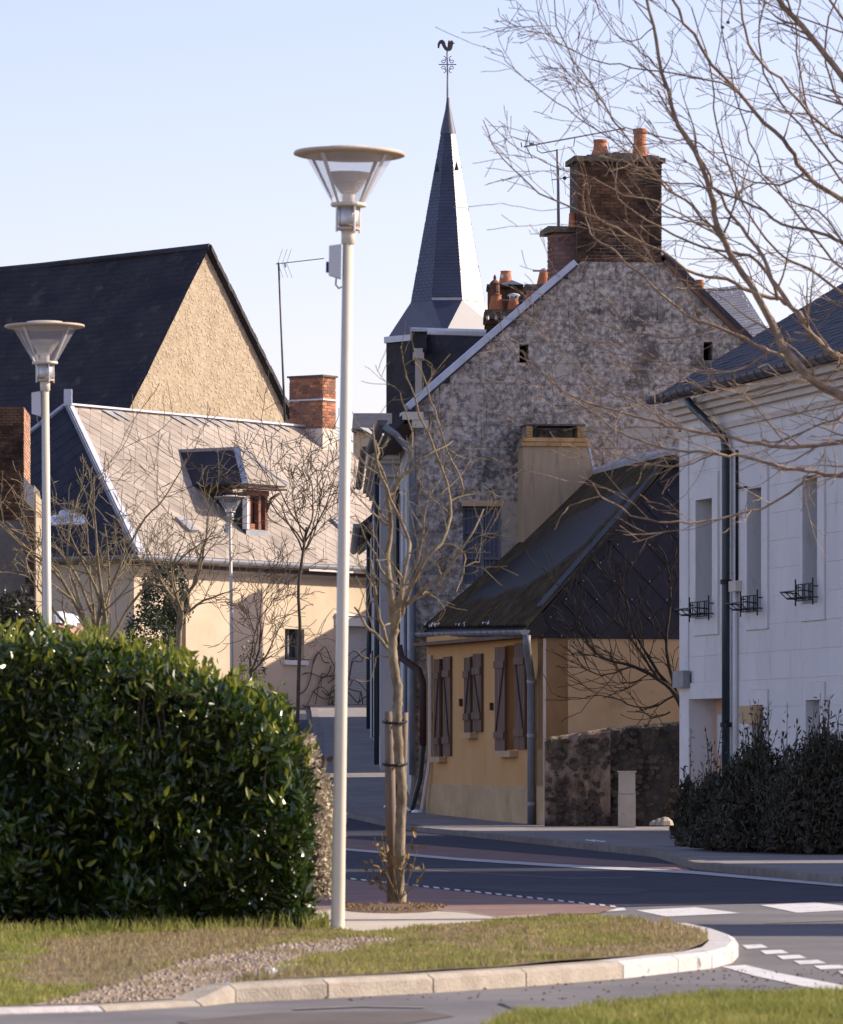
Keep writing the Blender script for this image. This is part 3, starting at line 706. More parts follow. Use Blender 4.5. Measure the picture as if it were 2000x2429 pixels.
# roof planes
E0 = PH.pt(-.25, ez, .3); E1 = PH.pt(uE, ez, .3)
R0_ = PH.pt(2.5, 0, -4.0); R0_.z = CZ + (HY - 963) * R0_.y / F; R1_ = PH.pt(uE, 0, -4.0); R1_.z = R0_.z
B0 = PH.pt(-.25, ez, -8.3); B1 = PH.pt(uE, ez, -8.3)
slab([E0, E1, R1_, R0_], .1, 'roof', M['mortar_dark'], lh)
slab([B0, E0, R0_], .1, 'hip_roof', M['slate_clad'], lh); slab([B1, B0, R0_, R1_], .1, 'rear_roof', M['slate_pale'], lh)  # hip end gets black slate: its shade is put into the colour
rf = roof_frame(E0, E1, R0_); reg = ccw(cov(rf, [E0, E1, R1_, R0_]))
dm = diamonds(reg, .24, .24, .007)
vis = [q for q in dm if q]
xmax = rf.u(905, 0)
pieces(rf, vis, .0, .014, M['slate_pale'], lh, 'slate', .003, .022, stuffname='slate_field', rnd=random.Random(3),
       key=lambda q: -area(q) + abs(sum(p[0] for p in q) / len(q) - rf.u(400)) * .002)
hf = roof_frame(B0, E0, R0_); 
pieces(hf, [q for q in diamonds(cov(hf, [B0, E0, R0_]), .24, .24, .004)], .0, .012, M['slate_clad'], lh, 'slate', .002, .02, limit=90, stuffname='slate_field', key=lambda q: -sum(p[0] for p in q) / len(q))
# zinc ridge, hips, gutter
def band(a, b_, wd, name, parent, m=M['zinc'], up=.05, side=None):
    a, b_ = V(a), V(b_); t = (b_ - a).normalized(); s = (side if side is not None else t.cross(Z)).normalized() * wd
    return MB().prism([a - s, b_ - s, b_ + s, a + s], Z * up).build(name, m, parent)
band(R0_ + Z * .02, R1_ + Z * .02, .11, 'ridge_zinc', lh, side=PH.N)
MB().prism([R0_ + Z * .02, E0 + Z * .02, E0 + PH.U * .28 + Z * .02, R0_ + PH.U * .16 + Z * .02], rf.N * .05).build('hip_zinc', M['zinc'], lh)
MB().prism([R0_ + Z * .03, E0 + Z * .03, E0 + BK * .10 + Z * .03, R0_ + BK * .10 + Z * .03], hf.N * .06).build('hip_zinc', M['zinc_dull'], lh)
MB().prism([R0_ + Z * .03, B0 + Z * .03, B0 + BK * .12 + Z * .03, R0_ + BK * .12 + Z * .03], hf.N * .06).build('hip_zinc', M['zinc'], lh)
MB().prism([R0_ + V(q) for q in [(-.1, -.08, 0), (.1, -.08, 0), (.1, .08, 0), (-.1, .08, 0)]], Z * .42).build('ridge_finial', M['zinc'], lh)
gutter(E0 - Z * .02 - PH.U * .02, E1 - Z * .02, .12, PH.N, 'gutter', M['zinc'], lh, .55)
gutter(B0 - Z * .02, E0 - Z * .02 + PH.N * .2, .12, -PH.U, 'gutter', M['zinc_dull'], lh)
# little zinc soakers hanging below ridge and hip
sk = MB()
for px in (238, 262, 395, 426, 452, 478, 505, 560, 590, 617, 642, 668, 850, 875): 
    u, v = rf.uv(px, 968 + (px - 155) * .068); sk.poly(rf, [(u, v - .02), (u + .42, v - .02), (u + .42, v - .42)], .03, .045)
sk.build('flashing_soakers', M['zinc_dull'], lh)
# roof vents
for px, py in ((412, 1232), (780, 1235)):
    u, v = rf.uv(px, py); MB().poly(rf, [(u, v), (u + .35, v), (u + .45, v - .5), (u + .1, v - .5)], .02, .1).build('roof_vent', M['zinc_dull'], lh)
# dormer
DF = Fr(PH.pt(0, 0, -.45), PH.U, Z, PH.N)
du0, du1 = DF.u(583), DF.u(634); dz0 = DF.v(600, 1312); dsill = DF.v(600, 1256); dz1 = DF.v(600, 1168); dtop = DF.v(600, 1150)
dor = MB()
ddep = 3.9
dor.prism([DF.pt(du0, dz0, 0), DF.pt(du0, dz1, 0), DF.pt(du0, dz1, -ddep * .75)], DF.U * .08)
dor.prism([DF.pt(du1 - .08, dz0, 0), DF.pt(du1 - .08, dz1, 0), DF.pt(du1 - .08, dz1, -ddep * .75)], DF.U * .08)
dor.build('dormer_cheek', M['slate_clad'], lh)
MB().box(DF, du0, du1, dz0, dsill, -.05, .02).build('dormer_apron', M['zinc_dull'], lh)
bk = MB(); z_ = dsill
for i in range(3): bk.box(DF, du0 + .14, du1 - .2, dsill + .05 * i + .004, dsill + .05 * i + .045, -.3, -.04)
bk.build('brick_sill', M['brick_red'], lh)
dw = MB().box(DF, du0 + .1, du1 - .1, dsill + .15, dz1 - .05, -.25, -.2).build('dormer_window', M['glass'], lh)
fm = MB()
for a in (du0 + .08, (du0 + du1) / 2 + .05, du1 - .12): fm.box(DF, a, a + .1, dsill, dz1, -.1, .03)
fm.box(DF, du0, du1, dz1 - .08, dz1 + .06, -.1, .06); fm.box(DF, du0 + .19, (du0 + du1) / 2 + .04, dsill + .4, dz1 - .1, -.18, -.14)
fm.build('frame', mat('red_brown_wood', (.17, .07, .05), (.24, .11, .08), 7, .7), dw)
MB().box(DF, du0 - .001, du0 + .09, dsill, dz1 - .1, -.1, .05).build('frame_post', M['whitetrim'], dw)
# dormer roof: ridge runs back; hipped front
um = (du0 + du1) / 2; ov = .38; ze = dtop; rz_ = ze + .95
fa = DF.pt(du0 - ov, ze, .35); fb_ = DF.pt(du1 + ov, ze, .35); rg = DF.pt(um, rz_, -.55); rb2 = DF.pt(um, rz_, -ddep)
ba = DF.pt(du0 - ov, ze, -3.1); bb = DF.pt(du1 + ov, ze, -3.1)
slab([fa, ba, rb2, rg], .06, 'dormer_roof', M['slate_clad'], lh); slab([fa, fb_, rg], .06, 'dormer_hip', M['slate_pale'], lh); slab([bb, fb_, rg, rb2], .06, 'dormer_roof', M['slate_pale'], lh)  # left slope black, right slope pale: shade and light set by slate colour
MB().tube([rb2, rg], .04, 6).build('dormer_ridge', M['zinc_dull'], lh)
MB().prism([rg, fa, fa + BK * .18 , rg + BK * .18], Z * .05).build('dormer_zinc', M['zinc'], lh)
MB().prism([rb2, ba, ba + BK * .3, rb2 + BK * .3], Z * .06).build('dormer_zinc', M['zinc'], lh)
MB().tube([rg + Z * .02, fb_ + Z * .02], .03, 5).build('dormer_hip_ridge', M['zinc'], lh)
MB().prism([fa - Z * .07, fb_ - Z * .07, fb_ - Z * .07 - DF.N * .35, fa - Z * .07 - DF.N * .35], -Z * .05).build('dormer_soffit', M['wood_dark'], lh)
for uu in (du1 - .05,):
    pipe([DF.pt(uu, dsill + .5, .02), DF.pt(uu + .05, dsill + .8, .12), DF.pt(uu + .18, dz1, .3)], .04, 'bracket', M['wood_brown'], lh, 6)
# brick chimney on the ridge
def chimney_box(fr, u0, u1, z0, z1, n0, n1, core, brick, parent, bw=.22, bh=.075, gap=.012, faces=('f', 'l', 'r'), lim=300, jn=.004):
    MB().box(fr, u0 + .012, u1 - .012, z0, z1, n0 + .012, n1 - .012).build('stack', core, parent)
    fs = []
    if 'f' in faces: fs.append((Fr(fr.pt(0, 0, n1 - .012), fr.U, Z, fr.N), u0, u1))
    if 'r' in faces: fs.append((Fr(fr.pt(u1 - .012, 0, n1), -fr.N, Z, fr.U), .0, n1 - n0))
    if 'l' in faces: fs.append((Fr(fr.pt(u0 + .012, 0, n1), -fr.N, Z, -fr.U), .0, n1 - n0))
    allq = []
    for f_, a, c in fs:
        pieces(f_, [rpoly(r) for r in courses(a, c, z0, z1, bw, bh, gap, .06)], 0, .012, brick, parent, 'brick', jn, limit=lim // len(fs), stuffname='brick_courses')
ridge_u = PH.u(765, -3.7); cfr = Fr(PH.pt(0, 0, -3.35), PH.U, Z, PH.N)
u0 = cfr.u(765); u1 = cfr.u(797)
zt_ = cfr.v(765, 893); zb0 = cfr.v(765, 1000)
ch1 = thing('chimney', 'red brick chimney with zinc bands on the pale slate roof ridge', 'chimney', cfr.pt(u0, zb0 - 1, 0))
chimney_box(cfr, u0, u1, zb0 - .2, zt_, -1.1, 0, M['mortar'], [M['brick_red'], M['brick_brown']], ch1, bw=.22, bh=.08, faces=('f', 'l'), lim=240)
MB().box(cfr, u0 - .03, u1 + .03, zb0 - .75, zb0 - .18, -1.1, .03).build('base', M['cornice'], ch1)
MB().box(cfr, u0 - .03, u1 + .03, cfr.v(765, 949), cfr.v(765, 945), -1.13, .03).build('zinc_band', M['zinc'], ch1)
MB().box(cfr, u0 - .04, u1 + .04, zt_, zt_ + .05, -1.14, .04).build('cap', M['mortar_dark'], ch1)
sn = MB(); c_ = hf.uv(150, 1232)
for _ in range(14):
    a, b2 = c_[0] + R.gauss(0, .3), c_[1] + R.gauss(0, .12); s = R.uniform(.08, .2)
    sn.poly(hf, [(a + s * 1.5 * math.cos(k * .9), b2 + s * .6 * math.sin(k * .9)) for k in range(7)], .02, .07)
tag(sn.build('snow', M['snow']), 'white snow patch on the dark hipped roof end', 'snow', kind='stuff')

# ------------------------------------------------------------------ row of houses going uphill
def simple_box(ptsxy, z0, z1, name, m, parent): return MB().prism([V((x, y, z0)) for x, y in ptsxy], Z * (z1 - z0)).build(name, m, parent)
bluewall = mat('blue_grey_render', (.30, .31, .36), (.37, .38, .43), 1.5, .9, .004, 50, stretch=(1, 1, .3), spots=((.2, .2, .24), 4, .6, .15))
lilac = mat('pale_lilac_render', (.44, .43, .45), (.52, .51, .53), 1.5, .9, .004, 50, stretch=(1, 1, .3), spots=((.3, .29, .3), 4, .6, .15))
# C : farthest
pc = P(884, 1500, 99); pe = P(871, 1500, 112)
hC = thing('row_house', 'narrow blue-grey house at the top end of the row', 'house', (pc.x, pc.y, gz(pc.y)))
simple_box([(pc.x, pc.y), (pe.x, pe.y), (pe.x + 6, pe.y + 1), (pc.x + 6, pc.y + 1)], .5, 5.6, 'wall', bluewall, hC)
slab([(pc.x - .25, pc.y, 5.6), (pe.x - .25, pe.y, 5.6), (pe.x + 3, pe.y, 8.2), (pc.x + 3, pc.y, 8.2)], .12, 'roof', M['slate'], hC)
gutter((pc.x - .22, pc.y, 5.6), (pe.x - .22, pe.y, 5.6), .08, (-1, 0, 0), 'gutter', M['zinc_dull'], hC)
pipe([(pc.x - .1, pc.y + 2.5, 5.5), (pc.x - .1, pc.y + 2.5, 1.6)], .05, 'downpipe', M['pipe_green'], hC)
for k in range(3):
    yy = pc.y + 2 + k * 3.4; xx = pc.x + (pe.x - pc.x) * (yy - pc.y) / (pe.y - pc.y)
    MB().prism([V((xx - .06, yy, 3.9)), V((xx + .1, yy, 3.9)), V((xx + .1, yy + .9, 3.9)), V((xx - .06, yy + .9, 3.9))], Z * 1.2).build('shutter', M['wood_dark'], hC)
# B : white end wall with cornice
pb0 = P(903, 1500, 86.5); pb1 = P(884, 1500, 99)
bz = CZ + (HY - 1083) * 86.5 / F
hB = thing('row_house', 'white house with stone cornice and dark slate mansard roof behind the rubble gable', 'house', (pb0.x, pb0.y, gz(86)))
simple_box([(pb0.x, pb0.y), (pb1.x, pb1.y), (pb1.x + 7, pb1.y + .5), (pb0.x + 7, pb0.y + .9)], .2, bz, 'wall', lilac, hB)
for i, (e, h0, h1) in enumerate(((.04, -.35, -.30), (.07, -.12, -.05), (.13, -.05, .02), (.19, .02, .09))):
    MB().prism([V((pb0.x - e, pb0.y - e, bz + h0)), V((pb1.x - e, pb1.y, bz + h0)), V((pb1.x + 2, pb1.y, bz + h0)), V((pb0.x + 2, pb0.y - e + .1, bz + h0))], Z * (h1 - h0)).build('cornice', M['cornice'], hB)
gutter((pb0.x - .2, pb0.y - .22, bz + .16), (pb0.x + 2, pb0.y - .15, bz + .16), .07, (0, -1, 0), 'gutter', M['gutter_dark'], hB)
gutter((pb0.x - .2, pb0.y - .2, bz + .16), (pb1.x - .2, pb1.y, bz + .16), .07, (-1, 0, 0), 'gutter', M['gutter_dark'], hB)
q = [P(976, 790, 88.0), P(1190, 796, 87.3), P(1190, 1090, 86.7), P(962, 1072, 87.3)]
mr = slab(q, .1, 'mansard_roof', M['slate'], hB)
mf = roof_frame(q[3], q[2], q[0]); 
if mf.N.y > 0: mf.N = -mf.N
reg = ccw(cov(mf, q)); rr = courses(-1, 3, 0, 2.4, .26, .16, .01, .1)
pl = [clip(rpoly(r), reg) for r in rr]; pl = [x for x in pl if x and area(x) > .004]
pieces(mf, pl, .01, .024, M['slate'], hB, 'slate', .003, .02, limit=160, stuffname='slate_courses', key=lambda q_: -sum(p[1] for p in q_) / len(q_))
MB().tube([q[0] + Z * .03, q[1] + Z * .03], .07, 6).build('ridge_zinc', M['zinc'], hB)
pil = P(993, 960, 86.9)
ps = MB(); f_ = Fr((0, 86.7, 0), (1, 0, 0), Z, (0, -1, 0))
def bxp(mb, x0, x1, y0, y1, d=86.7, t=.35):
    a = P(x0, y1, d); c = P(x1, y0, d); return mb.prism([V((a.x, d, a.z)), V((c.x, d, a.z)), V((c.x, d, c.z)), V((a.x, d, c.z))], V((0, t, 0)))
bxp(MB(), 985, 1001, 850, 985).build('dormer_pilaster', M['cornice'], hB)
bxp(MB(), 979, 1006, 836, 850, 86.6, .45).build('pilaster_capital', M['cornice'], hB)
bxp(MB(), 982, 1003, 826, 836, 86.6, .45).build('pilaster_capital', M['cornice'], hB)
bxp(MB(), 976, 1012, 786, 826, 86.6, 1.6).build('dormer_head', M['slate'], hB)
bxp(MB(), 973, 1014, 779, 786, 86.5, 1.8).build('dormer_zinc', M['zinc'], hB)
for (xa, zz) in ((-.05, .0), (-.02, 2.2)):
    pipe([(pb0.x - .07, pb0.y + .2, bz - .3), (pb0.x - .07, pb0.y + .2, .9)], .045, 'downpipe', M['pipe_green'], hB); break
for k in range(4):
    t = .12 + .22 * k; a = pb0.lerp(pb1, t); c = pb0.lerp(pb1, t + .05)
    for z0_, z1_ in ((1.4, 3.0), (4.0, 5.2)):
        MB().prism([V((a.x - .07, a.y, z0_)), V((c.x - .07, c.y, z0_)), V((c.x + .05, c.y, z0_)), V((a.x + .05, a.y, z0_))], Z * (z1_ - z0_)).build('shutter', [M['wood_dark'], M['garage']][k % 2], hB)
# small end windows on the white wall
for px, py in ((936, 1290), (936, 1480)):
    bxp(MB(), px - 4, px + 10, py, py + 70, 86.4, .1).build('end_window', M['glass'], hB)

# A : the big rubble gable
A_ = SGF
sh = thing('stone_house', 'tall house with weathered dark grey rubble gable under the big brick chimney', 'house', A_.pt(0, .2))
zE = A_.v(985, 962); apx = ((A_.u(1370) + A_.u(1572)) / 2); pL = A_.uv(1370, 628); sl = (pL[1] - zE) / pL[0]
pR = A_.uv(1570, 620); pR2 = A_.uv(1800, 846); sr = (pR2[1] - pR[1]) / (pR2[0] - pR[0])
ua = (pR[1] - pL[1] + sl * pL[0] - sr * pR[0]) / (sl - sr); za = pL[1] + sl * (ua - pL[0]); uR = pR[0] + (zE - pR[1]) / sr
reg = ccw([(0, 0), (uR, 0), (uR, zE), (ua, za), (0, zE)])
gw = (A_.u(1098), A_.u(1190), A_.v(1140, 1385), A_.v(1140, 1201))
holes = [gw, (A_.u(1232), A_.u(1254), A_.v(1243, 860), A_.v(1243, 817)), (A_.u(1669), A_.u(1691), A_.v(1680, 855), A_.v(1680, 811))]
body(A_, reg, holes, -.45, 0, 'wall', M['stonewall'], sh)
BK_ = P(950, 1500, 84.6) - A_.pt(0, 0); BK_.z = 0; BK_ = BK_ / BK_.length
for a in (0, uR - .4): MB().prism([A_.pt(a, 0) + BK_ * .42, A_.pt(a + .4, 0) + BK_ * .42, A_.pt(a + .4, 0) + BK_ * 7.4, A_.pt(a, 0) + BK_ * 7.4], Z * zE).build('side_wall', lilac, sh)
blocks = []
for r in courses(0, uR, 2.2, za, .62, .325, .012, .7, random.Random(5)):
    for s in minus([r], holes):
        q_ = clip(rpoly(s), reg)
        if q_ and area(q_) > .01: blocks.append(q_)
pieces(A_, blocks, .001, .009, M['stonewall'], sh, 'stone_block', .002, limit=300, key=lambda q_: -sum(p[1] for p in q_) / len(q_))
for h_ in holes[1:]: MB().box(A_, h_[0], h_[1], h_[2], h_[3], -.44, -.40).build('opening', M['void'], sh)
# filler behind openings so no light enters
ww = MB().box(A_, gw[0], gw[1], gw[2], gw[3], -.2, -.16).build('window', mat('dusty_glazing', (.13, .135, .19), (.20, .21, .27), 8, .5, stretch=(3, 3, .3)), sh)
wm = MB()
for i in range(9): a = gw[0] + (gw[1] - gw[0]) * (i + .5) / 9; wm.box(A_, a - .008, a + .008, gw[2], gw[3], -.13, -.11)
wm.build('bars', M['pipe_grey'], ww)
wm = MB()
for t in (.0, .49, .93): a = gw[0] + (gw[1] - gw[0]) * t; wm.box(A_, a, a + .045, gw[2], gw[3], -.155, -.10)
for t in (.02, .33, .66, .97): z_ = gw[2] + (gw[3] - gw[2]) * t; wm.box(A_, gw[0] + .046, gw[1] - .001, z_ - .015, z_ + .02, -.155, -.095)
wm.build('frame', M['pipe_grey'], ww)
MB().box(A_, gw[0] - .02, gw[1] + .02, gw[3] + .002, gw[3] + .09, -.1, .02).build('lintel', M['ochre_gable'], sh)
# patches of pale plaster
def blob(fr, px, py, w_, h_, n1, name, m, parent, seed):
    u, v = fr.uv(px, py); rn = random.Random(seed); k = 13
    pts = []
    for i in range(k):
        a = 6.283 * i / k; rr = rn.uniform(.6, 1.1); pts.append(V((0, 0, 0)) + fr.pt(u + math.cos(a) * w_ * rr, v + math.sin(a) * h_ * rr, .004))
    mb = MB(); c = fr.pt(u, v, n1); mb.add([c] + pts, [(0, i + 1, (i + 1) % k + 1) for i in range(k)]); o = mb.build(name, m, parent); return o
for i, (px, py, w_, h_) in enumerate(((1179, 867, .10, .10), (1075, 955, .10, .12), (1305, 935, .08, .09), (1285, 955, .08, .06), (1060, 1030, .10, .16), (1048, 1125, .08, .12), (1490, 640, .12, .06), (1630, 705, .10, .06))):
    blob(A_, px, py, w_, h_, .018, 'plaster_patch', M['patch'], sh, i)
pt_ = MB(); pt_.box(A_, A_.u(1192), A_.u(1246), A_.v(1200, 1300), A_.v(1200, 1195), .003, .013); 
MB().box(A_, A_.u(1191), A_.u(1244), A_.v(1200, 1320), A_.v(1200, 1190), .010, .014).build('render_patch', mat('mended_render', (.20, .17, .15), (.42, .36, .29), 7, .95, .01, 30, contrast=(.33, .5)), sh)
BKA = P(950, 1500, 84.6) - A_.pt(0, 0); BKA.z = 0; BKA = BKA / BKA.length
def rake(pA, pB, wd, n0, n1, name, m, parent):
    d_ = V((pB[0] - pA[0], pB[1] - pA[1], 0)).normalized(); o_ = (-d_.y * wd, d_.x * wd)
    if o_[1] < 0: o_ = (-o_[0], -o_[1])
    return MB().poly(A_, ccw([pA, pB, (pB[0] + o_[0], pB[1] + o_[1]), (pA[0] + o_[0], pA[1] + o_[1])]), n0, n1).build(name, m, parent)
eL = (-.08, zE - .08 * sl)
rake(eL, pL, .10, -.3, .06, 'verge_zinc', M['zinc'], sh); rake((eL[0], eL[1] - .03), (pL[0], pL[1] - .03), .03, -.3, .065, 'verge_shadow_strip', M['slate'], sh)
rake((pR[0] + .01, pR[1] - .02), (uR + .3, zE - .3 * -sr), .10, -.6, .08, 'verge_board', M['wood_brown'], sh); rake((pR[0] + .01, pR[1] + .08), (uR + .3, zE + .10 + .3 * sr), .07, -.6, .10, 'verge_slates', M['slate'], sh)
# roof slopes
def q3(u, v, n): return A_.pt(u, v, max(n, 0)) + BKA * max(0, -n)
slab([q3(-.42, zE - .42 * sl + .03, 0), q3(ua, za + .03, 0), q3(ua, za + .03, -7.7), q3(-.42, zE - .42 * sl + .03, -7.7)], .1, 'roof', M['slate'], sh)
slab([q3(ua, za + .03, 0), q3(uR + .4, zE + .4 * sr + .03, 0), q3(uR + .4, zE + .4 * sr + .03, -7.7), q3(ua, za + .03, -7.7)], .1, 'roof', M['slate'], sh)
# soffit and gutter on the street side
so = MB()
for i in range(34): so.prism([q3(-.40, zE - .30, -.12 - .22 * i), q3(-.02, zE - .30, -.12 - .22 * i), q3(-.02, zE - .30, -.32 - .22 * i), q3(-.40, zE - .30, -.32 - .22 * i)], Z * .03)
so.build('soffit_boards', M['wood_brown'], sh, kind='stuff')
MB().box(A_, -.2, .12, zE - .22, zE - .10, -.3, .06).build('kneeler_stone', M['cornice'], sh)
MB().box(A_, -.05, .2, zE - .34, zE - .222, -.3, .04).build('kneeler_stone', M['cornice'], sh)
gutter(q3(-.42, zE - .22, -.1), q3(-.42, zE - .22, -7.6), .08, -A_.U, 'gutter', M['gutter_dark'], sh)
pipe([q3(-.48, zE - .32, .0), q3(-.3, zE - .45, .04), q3(-.06, zE - .75, .06), q3(-.05, 3.6, .06), q3(-.05, 2.0, .06), q3(-.05, .75, .06)], .052, 'downpipe', M['pipe_grey'], sh)
pipe([q3(.0, .75, .06), q3(-.05, .4, .06), q3(-.16, .1, .1)], .055, 'downpipe_foot', M['wood_grey'], sh)
pipe([q3(-.14, 3.4, -.4), q3(-.14, .4, -.4)], .03, 'cable_duct', M['pipe_grey'], sh, 6)
pipe([q3(-.22, 5.2, -1.6), q3(-.22, .4, -1.6)], .03, 'cable_duct', M['black'], sh, 6)
for k in range(3):
    n0 = -1.2 - k * 2.1
    for z0_, z1_ in ((1.3, 2.7), (4.1, 5.3)):
        MB().prism([q3(-.05, z0_, n0), q3(-.05, z0_, n0 - .5), q3(-.09, z0_, n0 - .5), q3(-.09, z0_, n0)], Z * (z1_ - z0_)).build('shutter', M['garage'], sh)

# pots
def pot(parent, px, pyb, pyt, wb, wt, d, name='chimney_pot', m=None, style=0):
    a = P(px, pyb, d); h = (pyb - pyt) * d / F; s = d / F; rb_, rt_ = wb * s / 2, wt * s / 2
    pr = [(rb_, 0), (rb_ * .96, h * .06), (rt_ + (rb_ - rt_) * .55, h * .25), (rt_ + (rb_ - rt_) * .15, h * .5), (rt_, h * .8), (rt_, h * .86), (rt_ * 1.12, h * .87), (rt_ * 1.12, h), (rt_ * .85, h), (rt_ * .8, h * .6)]
    if style == 1: pr = [(rb_, 0), (rt_, h * .92), (rt_ * 1.08, h * .93), (rt_ * 1.08, h), (rt_ * .8, h), (rt_ * .8, h * .5)]
    if style == 2: pr = [(rb_, 0), (rb_ * .95, h * .08), (rt_ * 1.1, h * .3), (rt_, h * .4), (rt_, h * .82), (rt_ * 1.14, h * .83), (rt_ * 1.14, h), (rt_ * .9, h), (rt_ * .85, h * .6)]
    o = MB().lathe(a, pr, 20).build(name, m or M['terra'], parent, smooth=False)
    return o
# big chimney
BCf = Fr(A_.pt(0, 0, .02), A_.U, Z, A_.N)
cu0, cu1 = BCf.u(1369), BCf.u(1570); cz0 = BCf.v(1470, 622); cz1 = BCf.v(1470, 382)
bc = thing('chimney', 'massive dark brick chimney astride the rubble gable with two terracotta pots', 'chimney', BCf.pt(cu0, cz0, 0))
chimney_box(BCf, cu0, cu1, cz0, cz1, -.75, 0, M['mortar_dark'], [M['brick_old']], bc, bw=.15, bh=.052, gap=.009, faces=('f',), lim=300, jn=.004)
MB().box(BCf, cu0, cu1, cz0 - 1.2, cz0 - .004, -.75, -.1).build('chimney_foot', M['stonewall'], bc)
rf2 = Fr(BCf.pt(cu1 - .012, 0, 0), -BCf.N, Z, BCf.U)
pieces(rf2, [rpoly(r) for r in courses(0, .75, cz0, cz1, .15, .052, .009, .06)], 0, .012, [M['brick_brown']], bc, 'brick', .003, limit=0, stuffname='side_brick_courses')
sm = MB(); nn = 14; topz = []
for i in range(nn):
    a = cu0 - .05 + (cu1 - cu0 + .1) * i / nn; c_ = cu0 - .05 + (cu1 - cu0 + .1) * (i + 1) / nn
    h1 = .05 + .07 * math.sin(math.pi * (i + .5) / nn) + R.uniform(-.008, .012); sm.box(BCf, a, c_, cz1 - .012, cz1 + h1, -.8, .05)
sm.build('cap', M['lichen_slab'], bc)
dd = 77.9
pot(bc, 1424, 372, 332, 48, 30, dd, style=0); pot(bc, 1518, 372, 306, 40, 29, dd, style=2)
wm = MB(); 
for x, y in ((1560, 378), (1574, 392)): wm.tube([P(1566, 384, dd - .5), P(x + 8, y - 4, dd - .5)], .01, 4)
wm.build('wire_hook', M['black'], bc)
# left companion stack with grey-jointed bricks
LCf = Fr(A_.pt(0, 0, -.25), A_.U, Z, A_.N); a0, a1 = LCf.u(1313), LCf.u(1369); b0, b1 = LCf.v(1340, 668), LCf.v(1340, 552)
lc = thing('chimney', 'small brown brick stack with pale joints against the left side of the massive chimney', 'chimney', LCf.pt(a0, b0, 0))
chimney_box(LCf, a0, a1 - .01, b0 - .3, b1, -.6, 0, mat('pale_joint', (.20, .20, .25), rough=1), M['brick_brown'], lc, bw=.19, bh=.07, gap=.018, faces=('f', 'l'), lim=160)
MB().box(LCf, LCf.u(1298), a1 - .015, b1 + .002, LCf.v(1340, 538), -.7, .1).build('cap', M['lichen_slab'], lc)
pot(lc, 1358, 540, 507, 20, 16, 77.9, style=1)
# rooftop aerial on that stack
an = thing('tv_antenna', 'long rake-like television aerial above the small brown brick stack', 'antenna', P(1325, 538, 78), 'television aerials')
pipe([P(1325, 540, 78), P(1324, 440, 78), P(1322, 354, 78)], [.024, .022, .020], 'mast', M['zinc_dull'], an, 6)
ym = MB(); yagi(ym, P(1243, 348, 78), P(1483, 304, 78.6), 15, .045, .010)
ym.tube([P(1273, 343, 78), P(1275, 357, 78), P(1285, 363, 78), P(1322, 356, 78), P(1361, 347, 78.2), P(1364, 327, 78.2)], .009, 5)
for y, x in ((308, 1256), (376, 1263)): ym.tube([P(1247, 346, 78), P(x, y, 78)], .010, 4)
for dx in (-3, 3, 8): ym.tube([P(1250 + dx, 320, 77.6), P(1248 + dx * .6, 375, 78.4)], .003, 3)
ym.tube([P(1236, 338, 78), P(1238, 350, 78)], .012, 4); ym.tube([P(1256, 341, 78), P(1267, 341, 78)], .022, 6)
ym.build('aerial', M['zinc_dull'], an)
ym = MB(); ym.tube([P(1308, 427, 78), P(1370, 417, 78)], .009, 4); ym.tube([P(1336, 424, 78), P(1343, 421, 78)], .028, 6)
for x0_, x1_ in ((1305, 1314), (1336, 1342), (1355, 1364)): ym.tube([P(x0_, 385, 77.5), P(x1_, 462, 78.5)], .0035, 3)
ym.build('small_aerial', M['gutter_dark'], an)

# pot cluster left of the rake
def stackbox(x0, x1, y0, y1, d, dep, name, m, parent): return bxp(MB(), x0, x1, y0, y1, d, dep).build(name, m, parent)
c1 = thing('chimney', 'low wide chimney with projecting brick teeth, nearest of the pot cluster', 'chimney', P(1180, 800, 82))
c1f = Fr(P(1152, 800, 82), (1, 0, 0), Z, (0, -1, 0)); c1f.O.z = 0
stackbox(1155, 1285, 768, 850, 82.1, .9, 'stack', M['brick_old'], c1); stackbox(1148, 1290, 740, 756, 81.9, 1.2, 'slab', M['lichen_slab'], c1)
stackbox(1150, 1288, 734, 740, 82.0, 1.1, 'slab', M['lichen_slab'], c1); stackbox(1151, 1287, 756, 768, 82.0, 1.1, 'corbel', M['brick_old'], c1)
for x in (1157, 1177, 1197, 1216, 1236): MB().tube([P(x, 751, 81.88), P(x, 759, 81.84)], .022, 6).build('brick_tooth', M['cornice'], c1)
pot(c1, 1177, 735, 700, 36, 24, 82.5, style=1); pot(c1, 1219, 735, 702, 32, 20, 82.5, style=1); pot(c1, 1262, 735, 692, 34, 26, 82.6, style=1)
s_ = 82.5 / F
MB().lathe(P(1174, 701, 82.5), [(12 * s_, 0), (13 * s_, 3 * s_), (11 * s_, 6 * s_), (12 * s_, 9 * s_), (11 * s_, 26 * s_), (13 * s_, 28 * s_), (8 * s_, 34 * s_), (3 * s_, 38 * s_), (4 * s_, 42 * s_), (2 * s_, 48 * s_), (.001, 50 * s_)], 14).build('lantern_cowl', mat('sooty_terracotta', (.10, .05, .035), (.2, .09, .06), 12, .9), c1)
MB().lathe(P(1219, 700, 82.5), [(15 * s_, -3 * s_), (15 * s_, 0), (11 * s_, 3 * s_), (.001, 5 * s_)], 14).build('zinc_cowl', M['zinc'], c1)
for x in (1211, 1219, 1228): MB().tube([P(x, 709, 82.2), P(x, 700, 82.2)], .02, 5).build('cowl_strut', M['zinc'], c1)
c2 = thing('chimney', 'rear brick chimney of the pot cluster with slotted pot and pale slab', 'chimney', P(1200, 730, 85))
stackbox(1158, 1240, 680, 850, 85, .8, 'stack', M['brick_old'], c2); stackbox(1155, 1242, 674, 681, 84.9, .9, 'slab', M['mortar_dark'], c2)
